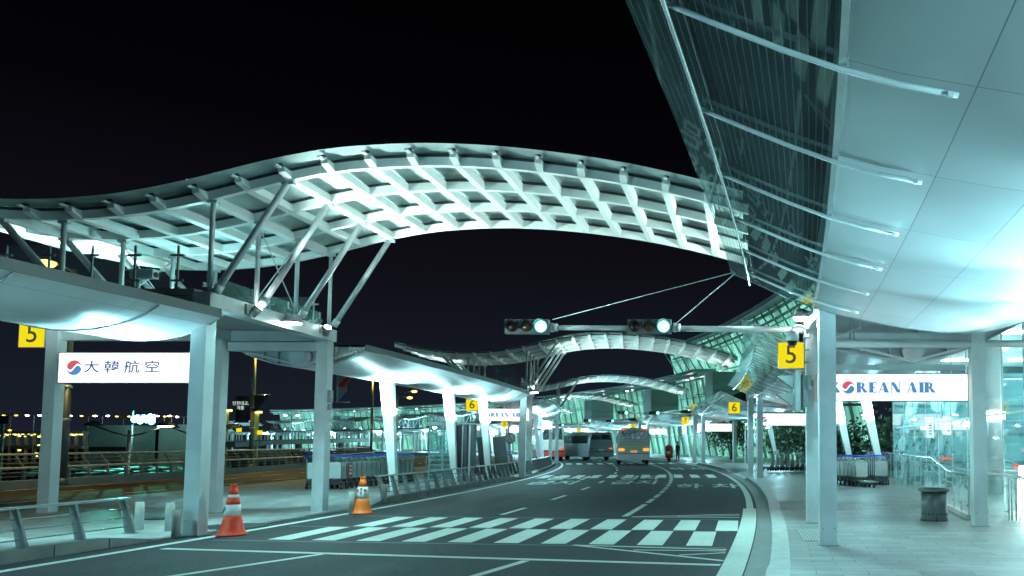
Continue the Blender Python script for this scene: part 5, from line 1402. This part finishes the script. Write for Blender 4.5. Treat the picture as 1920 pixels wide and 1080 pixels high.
# trees in the sunken garden beyond the balustrade
def tree(loc, h, r, label, seed, nleaf=3200):
    rd = random.Random(seed); T = thing('garden_tree', label, 'tree', loc, 'trees in the sunken garden'); c = Vector(loc)
    mb = MB(); tips = []
    mb.tube([c, c + Vector((0.1, 0.05, h * 0.35)), c + Vector((0.0, 0.15, h * 0.62)), c + Vector((0.05, 0.1, h * 0.9))], 0.14, 9, 0.03)
    for i in range(11):
        a = rd.uniform(0, 2 * PI); z0 = h * rd.uniform(0.3, 0.7); l = r * rd.uniform(0.55, 1.0)
        p0 = c + Vector((0.03, 0.08, z0)); p1 = p0 + Vector((math.cos(a) * l * 0.55, math.sin(a) * l * 0.55, l * 0.35)); p2 = p0 + Vector((math.cos(a) * l, math.sin(a) * l, l * rd.uniform(0.45, 0.9)))
        mb.tube([p0, p1, p2], 0.05, 6, 0.012); tips += [p1, p2, (p1 + p2) / 2]
    build('trunk', mb, M['bark'], T)
    mb = MB(); tips += [c + Vector((0.05, 0.1, h * q)) for q in (0.75, 0.88)]
    for i in range(nleaf):
        t = rd.choice(tips); p = t + Vector((rd.gauss(0, 0.3 * r), rd.gauss(0, 0.3 * r), rd.gauss(0, 0.22 * r)))
        s = rd.uniform(0.07, 0.15); n = Vector((rd.gauss(0, 1), rd.gauss(0, 1), rd.gauss(0, 1))).normalized(); u = n.orthogonal().normalized() * s; v = n.cross(u) * 0.6
        mb.face([p - u, p - v, p + u, p + v])
    build('crown', mb, M['leaf'], T)
tl = [(7.3, 36.0, 'spreading dark tree behind the second leaning leg of the terminal canopy'), (6.8, 41.5, 'dark bushy tree behind the far trolley row, beside the hall corner'), (5.6, 47.0, 'dark tree left of centre behind the faint emblem sign'), (9.2, 39.0, 'darkest garden tree close to the corner of the entrance hall'), (3.0, 58.0, 'slim dark tree behind the plain glowing lightbox'), (-1.2, 72.0, 'small dark tree near the red post box')]
for i, (x, y, lab) in enumerate(tl): tree((x, y, -3.0 if y < 55 else -0.5), 5.6 if y < 55 else 4.2, 2.2, lab, i + 3)

# ------------------------------------------------------------------ far background
def at(u, v, Y):
    f = 1500.0; p = math.atan(f / 23000.0); cx, py = 1395.0, 830 - f * math.tan(p)
    x = (u - cx) / f; y = -(v - py) / f; c, s = math.cos(p), math.sin(p)
    t = Y / (c - y * s); return Vector((x * t, Y, 1.65 + (y * c + s) * t))
# tall street poles
def tall_pole(base, h, r, label, arms, mats=('pole_dark', 'pole_ochre')):
    T = thing('street_pole', label, 'street lamp', tuple(base), 'tall street poles'); b = Vector(base)
    mb = MB(); mb.tube([b, b + Vector((0, 0, h * 0.45))], r, 12, r * 0.9); mb.lathe([(r * 1.6, 0), (r * 1.6, 0.1), (r * 1.1, 0.25)], b, 14); build('lower_pole', mb, M[mats[0]], T)
    mb = MB(); mb.tube([b + Vector((0, 0, h * 0.45)), b + Vector((0, 0, h))], r * 0.86, 12, r * 0.55); build('upper_pole', mb, M[mats[1]], T)  # dark below, ochre above: the lighting is put into the colour
    mb = MB(); mb.lathe([(r * 1.15, h * 0.45 - 0.06), (r * 1.15, h * 0.45 + 0.06)], b, 12); mb.lathe([(r * 1.2, h * 0.3 - 0.04), (r * 1.2, h * 0.3 + 0.04)], b, 12); build('collar', mb, M['steel_pale'], T)
    for dx, dy, dz in arms:
        e = b + Vector((dx, dy, h + dz)); mb = MB(); mb.tube([b + Vector((0, 0, h - 0.1)), b + Vector((dx * 0.5, dy * 0.5, h + dz * 0.8)), e], r * 0.35, 6); a = build('arm', mb, M[mats[1]], T)
        mb = MB(); mb.lathe([(0.1, 0.12), (0.3, 0.05), (0.32, -0.02), (0.22, -0.12), (0.05, -0.16)], e, 14); build('lamp_head', mb, M['sodium'], a)
    return T
tall_pole((-25.0, 29.5, 0.1), 8.0, 0.13, 'tall dark street pole with ochre upper part behind the white sign', [(-0.7, -0.4, 0.15)])
tall_pole((-30.1, 49.0, 0.1), 8.2, 0.13, 'tall street pole that carries two dark banners', [(-0.5, 0.5, 0.0)])
tall_pole((-37.2, 80.0, -1.0), 10.2, 0.13, 'thin street pole seen beside the leaning canopy leg', [(-0.5, 0.2, 0.0)])
tall_pole((-39.9, 92.0, -1.0), 8.2, 0.12, 'street pole with two glowing sodium lamps, right behind the leaning canopy leg', [(1.9, 0, 0.35), (1.2, 0.5, -0.35)])
# banners on the second pole
T = thing('street_banner', 'dark rectangular banner with pale letters on the tall pole', 'banner', tuple(at(437, 742, 48.9)))
a, b_, c, d = at(441, 743, 48.9), at(467, 743, 48.9), at(467, 792, 48.9), at(441, 792, 48.9)
mb = MB()
mb.grid(lambda p, q: a.lerp(b_, p).lerp(d.lerp(c, p), q) + Vector((0, 0.05 * math.sin(7 * p + 3 * q), 0)), 8, 8); build('cloth', mb, M['banner'], T)
mb = MB(); mb.tube([a + Vector((-0.1, 0, 0.05)), b_ + Vector((0.35, 0, 0.05))], 0.03, 6); mb.tube([d + Vector((-0.1, 0, 0)), c + Vector((0.35, 0, 0))], 0.03, 6); build('arm', mb, M['pole_dark'], T)
mb = text_mb('인천대교,', 0.26, lambda x, y: ((a + b_) / 2 + Vector((x, -0.12, y - 0.45)))); merge(mb, text_mb('개통', 0.26, lambda x, y: ((a + b_) / 2 + Vector((x, -0.12, y - 0.73)))))
build('lettering', mb, M['ink_white'], T)
T = thing('street_banner', 'dark three cornered banner on the right of the tall pole', 'banner', tuple(at(472, 742, 48.9)))
a, b_, c = at(476, 742, 48.9), at(505, 741, 48.9), at(476, 772, 48.9)
mb = MB(); mb.grid(lambda p, q: a.lerp(b_, p * (1 - 0.85 * q)) + (c - a) * q + Vector((0, 0.05 * math.sin(6 * p + 2 * q), 0)), 8, 8); build('cloth', mb, M['banner'], T)
mb = MB(); mb.tube([a + Vector((-0.2, 0, 0.03)), b_ + Vector((0.05, 0, 0.03))], 0.03, 6); build('arm', mb, M['chrome'], T)
# red and blue pennant
T = thing('pennant_sign', 'pale blue and red pennant hanging from a post under the bright island canopy', 'banner', tuple(at(633, 750, 36)))
mb = MB(); mb.prism([(634, 704), (650, 704), (650, 732), (636, 750), (634, 750)], lambda u, v, h: at(u, v, 36) + Vector((0, h, 0)), -0.02, 0.02); build('panel', mb, M['flag_blue'], T)
mb = MB(); mb.prism([(652, 704), (660, 706), (659, 709), (645, 727), (634, 724)], lambda u, v, h: at(u, v, 36) + Vector((0, h, 0)), -0.06, -0.03); build('panel', mb, M['flag_red'], T)
mb = MB(); mb.prism([(637, 730), (650, 729), (650, 732), (636, 732)], lambda u, v, h: at(u, v, 36) + Vector((0, h, 0)), -0.05, -0.025); build('panel', mb, M['amber'], T)
mb = MB(); mb.tube([at(632.5, 702, 36), at(632.5, 755, 36)], 0.04, 8); mb.tube([at(629, 754, 36), at(655, 754, 36)], 0.03, 6); build('post', mb, M['steel_pale'], T)
# domed double lamps on the low ground
def dome_lamp(u, v, Y, span, label, lit):
    top = at(u, v, Y); T = thing('dome_lamp', label, 'street lamp', (top.x, Y, -7), 'domed lamps on the low ground')
    mb = MB(); mb.tube([(top.x, Y, -7), (top.x, Y, top.z + 0.2)], 0.12, 10, 0.09); build('pole', mb, M['rail_grey'], T)
    for s_ in (-1, 1):
        e = top + Vector((s_ * span, 0.3 * s_, 0.45)); mb = MB(); mb.tube([top + Vector((0, 0, -0.15)), top + Vector((s_ * span * 0.4, 0, 0.0)), e], 0.045, 6); ar = build('arm', mb, M['rail_grey'], T)
        mb = MB(); mb.lathe([(0.05, 0.25), (0.26, 0.2), (0.46, 0.02), (0.48, -0.03)], e, 18); build('shade', mb, M['pole_dark'], ar)
        if lit and s_ > 0: mb = MB(); mb.lathe([(0.4, -0.035), (0.2, -0.07)], e, 16); build('lens', mb, M['lamp_far'], ar)
dome_lamp(243, 813, 45, 1.8, 'double domed lamp on the low ground, its left dome in front of the floodlit hoarding', True)
dome_lamp(378, 815, 50, 1.7, 'double domed lamp on the low ground half hidden by the front portal pillar', False)
# hoarding building with floodlights
T = thing('site_building', 'flat green lit box building beyond the barrier with floodlights above it', 'building', tuple(at(280, 850, 120)))
p0 = at(165, 850, 122); p1 = at(238, 797, 122); 
mb = MB(); mb.box(((p0.x + p1.x) / 2, 125, 0.4), (p1.x - p0.x, 6, 7.8)); build('wall', mb, M['teal_wall'], T)
q0 = at(290, 850, 126); q1 = at(362, 797, 126)
mb = MB(); mb.box(((q0.x + q1.x) / 2, 129, 0.5), (q1.x - q0.x, 6, 8)); build('wall', mb, M['teal_wall'], T)
mb = MB(); mb.box(((p1.x + q0.x) / 2, 128, 0.3), (q0.x - p1.x + 1.0, 4, 7.4)); build('wall', mb, M['terminal_grey'], T)
mb = MB(); w0 = at(168, 838, 121.9); w1 = at(236, 845, 121.9)
mb.box(((w0.x + w1.x) / 2, 121.9, (w0.z + w1.z) / 2), (w1.x - w0.x, 0.1, 0.6)); build('window_band', mb, M['black'], T)
T = thing('floodlight_mast', 'mast with a cluster of glaring teal floodlights over the hoarding', 'floodlight', tuple(at(244, 850, 110)))
b0_ = at(246, 848, 110); mb = MB(); mb.tube([(b0_.x, 110, -7), (b0_.x, 110, 6.0)], 0.12, 10, 0.1); tp_ = at(270, 785, 110); mb.bar((b0_.x, 110, tp_.z), (at(290, 785, 110).x, 110, tp_.z), 0.12, 0.12); build('pole', mb, M['rail_grey'], T)
for (u, v, r) in ((252, 786, 0.4), (258, 783, 0.32), (263, 788, 0.42), (271, 783, 0.3), (275, 786, 0.42), (281, 782, 0.36), (284, 789, 0.44), (287, 782, 0.3), (268, 781, 0.2)):
    e = at(u, v, 109.6); mb = MB(); r *= 1.3; mb.lathe([(r * 0.5, 0.3), (r, 0.05), (r, 0.0)], e, 14, 'y'); f_ = build('floodlight', mb, M['steel_dark'], T)
    mb = MB(); mb.lathe([(r * 0.95, -0.01), (r * 0.5, -0.1), (0.05, -0.14)], e, 14, 'y'); build('lens', mb, M['floodteal'] if 'floodteal' in M else M['lamp'], f_)
for i, (u0, u1, Y) in enumerate(((20, 72, 74), (142, 182, 80), (192, 236, 82), (246, 300, 84), (318, 350, 86), (402, 440, 88), (448, 500, 90), (508, 560, 92))):
    a = at(u0, 884, Y); b_ = at(u1, 884, Y); T = thing('low_shelter', 'low flat shelter roof on the low ground, %s from the left seen through the barrier' % ORD[i].replace('nearest', 'first'), 'shelter', ((a.x + b_.x) / 2, Y, -7), 'low shelters under the floodlights')
    mb = MB(); mb.box(((a.x + b_.x) / 2, Y + 3, a.z), (b_.x - a.x, 9, 0.12), Matrix.Rotation(0.06, 3, 'X'))
    for j in range(5): mb.box(((a.x + b_.x) / 2, Y - 1 + 2 * j, a.z + 0.1 + 0.12 * (j - 2)), (b_.x - a.x, 0.1, 0.08))
    build('roof', mb, M['teal_wall'], T)
    for x in (a.x + 0.4, b_.x - 0.4): mb = MB(); mb.tube([(x, Y + 3, -7), (x, Y + 3, a.z)], 0.12, 8); build('post', mb, M['rail_grey'], T)
# rows of distant twin lamps
for i, (u, v, warm) in enumerate(((20, 778, 1), (64, 778, 0), (122, 779, 0), (166, 779, 1), (192, 779, 0), (232, 780, 1), (308, 779, 0), (322, 780, 1), (345, 781, 0), (415, 776, 0), (548, 778, 0), (8, 806, 1))):
    Y = 175; t = at(u, v, Y)
    T = thing('distant_lamp', '%s twin street lamp in the far row across the dark ground' % ['warm yellow', 'pale white'][1 - warm if warm else 1], 'street lamp', (t.x, Y, -7), 'far row of twin lamps')
    mb = MB(); mb.tube([(t.x, Y, -7), (t.x, Y, t.z - 0.1), (t.x - 0.9, Y, t.z), (t.x - 1.5, Y, t.z)], 0.1, 6); mb.tube([(t.x, Y, t.z - 0.1), (t.x + 0.9, Y, t.z), (t.x + 1.2, Y, t.z)], 0.08, 5); build('pole', mb, M['rail_grey'] if not warm else M['pole_ochre'], T)
    for dx in (-1.5, 1.2):
        mb = MB(); mb.lathe([(0.1, 0.1), (0.3, 0.04), (0.3, -0.1), (0.1, -0.15)], (t.x + dx, Y, t.z - 0.08), 10); build('lamp_head', mb, M['sodium'] if warm else M['lamp_far'], T)
for (u, v, Y, lab) in ((425, 771, 120, 'yellow T shaped lamp on a thick pole left of the banners'), (482, 774, 130, 'yellow star bright lamp on a pole beside the far canopies')):
    t = at(u, v, Y); T = thing('yellow_lamp', lab, 'street lamp', (t.x, Y, -7), 'yellow lamps')
    mb = MB(); mb.tube([(t.x, Y, -7), (t.x, Y, t.z)], 0.32, 10); build('pole', mb, M['yellow_pole'] if 'yellow_pole' in M else M['pole_ochre'], T)
    mb = MB(); mb.box((t.x, Y - 0.1, t.z + 0.1), (1.5, 0.5, 0.3)); build('lamp_head', mb, M['yellow_lamp'], T)
# parking deck with rows of yellowish lamps
T = thing('parking_deck', 'distant multi level parking deck with rows of small yellow lamps', 'building', tuple(at(60, 850, 185)))
x0, x1 = at(-60, 830, 185).x, at(160, 830, 185).x
for z in (-3.2, 0.6, 4.0):
    mb = MB(); mb.box(((x0 + x1) / 2, 192, z), (x1 - x0, 16, 0.7)); build('slab', mb, M['conc'], T)
mb = MB()
for i in range(14): mb.box((x0 + (x1 - x0) * (i + 0.5) / 14, 186, -1.4), (0.5, 0.5, 11))
build('column', mb, M['conc'], T)
mb = MB(); rd = random.Random(5)
for i in range(46):
    x = x0 + (x1 - x0) * (i + rd.random()) / 46; mb.box((x, 184.3, 3.3 + rd.uniform(-0.35, 0.35)), (rd.uniform(0.2, 0.6), 0.3, rd.uniform(0.15, 0.35)))
for i in range(16):
    x = x0 + (x1 - x0) * rd.random(); mb.box((x, 184.3, 1.2 - rd.random() * 3.4), (0.5, 0.3, 0.3))
build('lamp_row', mb, M['yellow_lamp'], T)
# flyover beyond the barrier
T = thing('flyover', 'low curved flyover deck with railing in the distance left of the far terminal', 'bridge', tuple(at(500, 850, 130)))
mb = MB(); pts = [at(395, 834, 110), at(470, 830, 125), at(560, 828, 140), at(640, 826, 150), at(730, 824, 160)]
for i in range(4):
    for q in range(6):
        a = pts[i].lerp(pts[i + 1], q / 6); b_ = pts[i].lerp(pts[i + 1], (q + 1) / 6); mb.bar(a, b_, 6, 0.7)
build('deck', mb, M['conc'], T)
mb = MB()
for i in range(4):
    for q in range(14):
        a = pts[i].lerp(pts[i + 1], q / 14) + Vector((0.5, -3, 0.3)); mb.bar(a, a + Vector((0, 0, 1.2)), 0.12, 0.12)
    a = pts[i] + Vector((0.5, -3, 1.5)); b_ = pts[i + 1] + Vector((0.5, -3, 1.5)); mb.bar(a, b_, 0.1, 0.1)
build('parapet', mb, M['rail_grey'], T)
mb = MB()
for i in range(4):
    mb = MB(); mb.tube([pts[i] + Vector((0, 0, -0.3)), Vector((pts[i].x, pts[i].y, -7))], 0.5, 10); build('pier', mb, M['conc'], T)
# direction board at the left edge
T = thing('direction_board', 'dark navy direction board on a pole at the left edge', 'sign', tuple(at(6, 870, 60)))
a = at(3, 787, 60); mb = MB(); mb.box(a, (1.1, 0.1, 0.62)); build('panel', mb, M['navy'], T)
mb = MB(); mb.tube([(a.x, 60.1, -7), (a.x, 60.1, a.z + 0.3)], 0.09, 8); build('pole', mb, M['rail_grey'], T)
# yellow small far signs
for i, (u, v, Y) in enumerate(((418, 808, 120), (487, 811, 118), (448, 806, 122))):
    t = at(u, v, Y); mb = MB(); mb.box(t, (0.75, 0.15, 0.65)); mb.m = 1; mb.tube([(t.x, Y + 0.1, -7), (t.x, Y + 0.1, t.z)], 0.07, 6)
    solo('distant_board', ['yellow lit board under the yellow T shaped lamp', 'yellow lit board just right of the banner pole', 'small yellow lit board left of the banner pole'][i], 'sign', mb, [M['sign_yellow'], M['rail_grey']], tuple(t), 'distant yellow boards')

# ------------------------------------------------------------------ world, camera, lights
w = bpy.data.worlds.new('World'); sc.world = w; w.use_nodes = True
nt = w.node_tree; bg = nt.nodes['Background']
tc = nt.nodes.new('ShaderNodeTexCoord'); sx = nt.nodes.new('ShaderNodeSeparateXYZ'); nt.links.new(tc.outputs['Generated'], sx.inputs[0])
cr = nt.nodes.new('ShaderNodeValToRGB'); nt.links.new(sx.outputs[2], cr.inputs[0])
el = cr.color_ramp.elements
el[0].position = 0.0; el[0].color = (0.00375, 0.00562, 0.00937, 1); el[1].position = 1.0; el[1].color = (0, 0, 0, 1)
for p, c in ((0.08, (0.00297, 0.00391, 0.00656)), (0.2, (0.00181, 0.00181, 0.00297)), (0.34, (0.00050, 0.00050, 0.00094)), (0.5, (0.00006, 0.00006, 0.00013))):
    e = el.new(p); e.color = rgba(c)
nt.links.new(cr.outputs[0], bg.inputs[0]); bg.inputs[1].default_value = 0.8

cam = bpy.data.cameras.new('Camera'); co = bpy.data.objects.new('Camera', cam); COL.objects.link(co); sc.camera = co
PIT = math.atan(1500 / 23000.0); PYY = 830 - 1500 * math.tan(PIT)
co.location = (0, 0, 1.65); co.rotation_euler = (PI / 2 + PIT, 0, 0)
cam.sensor_width = 36; cam.lens = 36 * 1500 / 1920.0
cam.shift_x = (960 - 1395) / 1920.0; cam.shift_y = (PYY - 540) / 1920.0
cam.clip_start = 0.1; cam.clip_end = 3000

def LP_spot(nm, loc, tgt, p, col, ang_=110, size=0.06): return light('SPOT', nm, loc, p, col, tgt, size, ang_, 0.6)
# canopy uplights (the lamps clamped to the legs)
def LP_pt(nm, loc, p, col, size=0.08): return light('POINT', nm, loc, p, col, None, size)
def uplamp(s, d, p_up, p_all, col, side):
    LP_spot('uplight', P(s - 0.55, d, 2.35), P(s - 0.2, d - 0.3 * side, 4), p_up, col, 140)
    LP_pt('uplight', P(s - 1.15, d - 0.2 * side, 2.3), p_all, col)
for s, p in ((-2.5, 1.0), (2.5, 1.0), (7.5, 1.0), (11.5, 1.0)): uplamp(s, 4.8, 260 * p, 48 * p, HALB, 1)
for (sa, da, za), (sb, db, zb), p in (((7.7, 4.7, 2.0), (7.2, 2.9, 3.45), 560), ((9.7, 4.7, 2.0), (9.1, 3.1, 3.42), 480), ((12.4, 4.3, 2.2), (12.0, 2.9, 3.45), 150)):
    LP_spot('soffit_flood', P(sa, da, za), P(sb, db, zb), p, HALB, 68)
for s in (29.0, 34.5): uplamp(s, 4.65, 300, 18, HALB, 1)
for s, p, d in ((-2.5, 3.0, -11.4), (2.0, 3.0, -11.4), (7.5, 2.8, -11.4)): uplamp(s, d, 20, 55 * p, HALB, -1)
LP_spot('canopy_light', P(11.5, -12.3, 3.3), P(13.0, -12.0, 0), 130, HAL, 100)  # added fill without a fixture, to brighten the island paving
LP_spot('canopy_light', P(20.6, -12.4, 3.4), P(24.0, -12.9, 0), 170, HAL, 125)  # added fill without a fixture, for the fronts of the trolley row
light('POINT', 'deck_light', (-11.1, 16.6, 4.75), 26, HAL, None, 0.1)  # added fill for the roof glass over the deck
LP_spot('uplight', P(13.3, -10.75, 2.45), P(13.25, -10.9, 4), 230, HALB, 120)
for s in (24.6, 30.6, 35.9): uplamp(s, -10.6, 430, 17, (0.5, 0.95, 1.0), -1)
for k in range(1, 10):
    m = 1.0 if k < 3 else 3.2
    for q in (26, 33):
        uplamp(q + GP * k, 4.6, 700 * m, 90 * m, HALB, 1)
        uplamp(q + GP * k, -10.65, 700 * m, 90 * m, HALB, -1)
# floodlights of the portals, onto the glass roofs
for k in range(0, 5):
    a = AL * k; RT = Matrix.Rotation(a, 3, 'Z')
    def tr(q): return CEN + RT @ (Vector(q) - CEN)
    m = 1.0 if k < 1 else 0.6
    W_ = (0.70, 1.0, 0.95)
    LP_spot('roof_flood', tr((-8.95, 14.95, 4.45)), tr((-4.6, 16.0, 6.6)), 390 * m, W_, 120)
    LP_spot('roof_flood', tr((-9.2, 17.75, 4.5)), tr((-4.2, 16.8, 6.7)), 360 * m, W_, 120)
    LP_spot('roof_flood', tr((-13.2, 16.3, 4.5)), tr((-15.6, 17.2, 6.4)), 260 * m, W_, 115)
    LP_spot('roof_flood', tr((1.2, 16.4, 4.6)), tr((-2.5, 16.3, 6.3)), 330 * m, W_, 115)
    LP_spot('downlight', tr((-9.3, 16.8, 4.05)), tr((-6.5, 15.5, 0)), 310 * m, HAL, 165)
    LP_spot('downlight', tr((0.6, 15.7, 4.0)), tr((-0.6, 13.0, 0)), 200 * m, HAL, 165)

# sodium street lamps over the bypass road
for loc, tg_, p in (((-25.4, 29.0, 7.9), (-24.0, 30, 0), 420), ((-29.6, 49.3, 8.0), (-27, 47, 0), 560), ((-37.5, 80, 9.0), (-33, 74, 0), 900), ((-38.2, 92, 7.4), (-36, 92, 0), 900), ((-25.6, 12.0, 8.0), (-23, 14, 0), 180)):
    light('SPOT', 'street_light', loc, p, (1.0, 0.78, 0.28), tg_, 0.15, 112, 0.8)
# teal floodlights over the low ground
e = at(270, 784, 109)
light('SPOT', 'site_flood', (e.x, 106, e.z), 16000, (0.1, 1.0, 0.72), (e.x + 2, 88, -5), 0.5, 112, 0.5)
light('SPOT', 'site_flood', (e.x, 108, e.z + 1), 2600, (0.4, 1.0, 0.9), (e.x - 2, 124, 1.0), 0.5, 120, 0.8)
# hall interior
for x, y in ((8.5, 10.0), (9.0, 17.0), (9.0, 24.0), (9.5, 29.0)):
    light('POINT', 'hall_light', (x, y, 3.4), 40, (0.36, 0.92, 1.0), None, 0.3)

vs = sc.view_settings; vs.view_transform = 'Standard'; vs.look = 'None'; vs.gamma = 1.0; vs.exposure = 1.7
sc.display_settings.display_device = 'sRGB'
cy = sc.cycles
cy.use_denoising = True; cy.max_bounces = 8; cy.diffuse_bounces = 4; cy.glossy_bounces = 4; cy.transmission_bounces = 4; cy.transparent_max_bounces = 24
cy.sample_clamp_indirect = 6.0; cy.caustics_reflective = False; cy.caustics_refractive = False; cy.use_light_tree = True
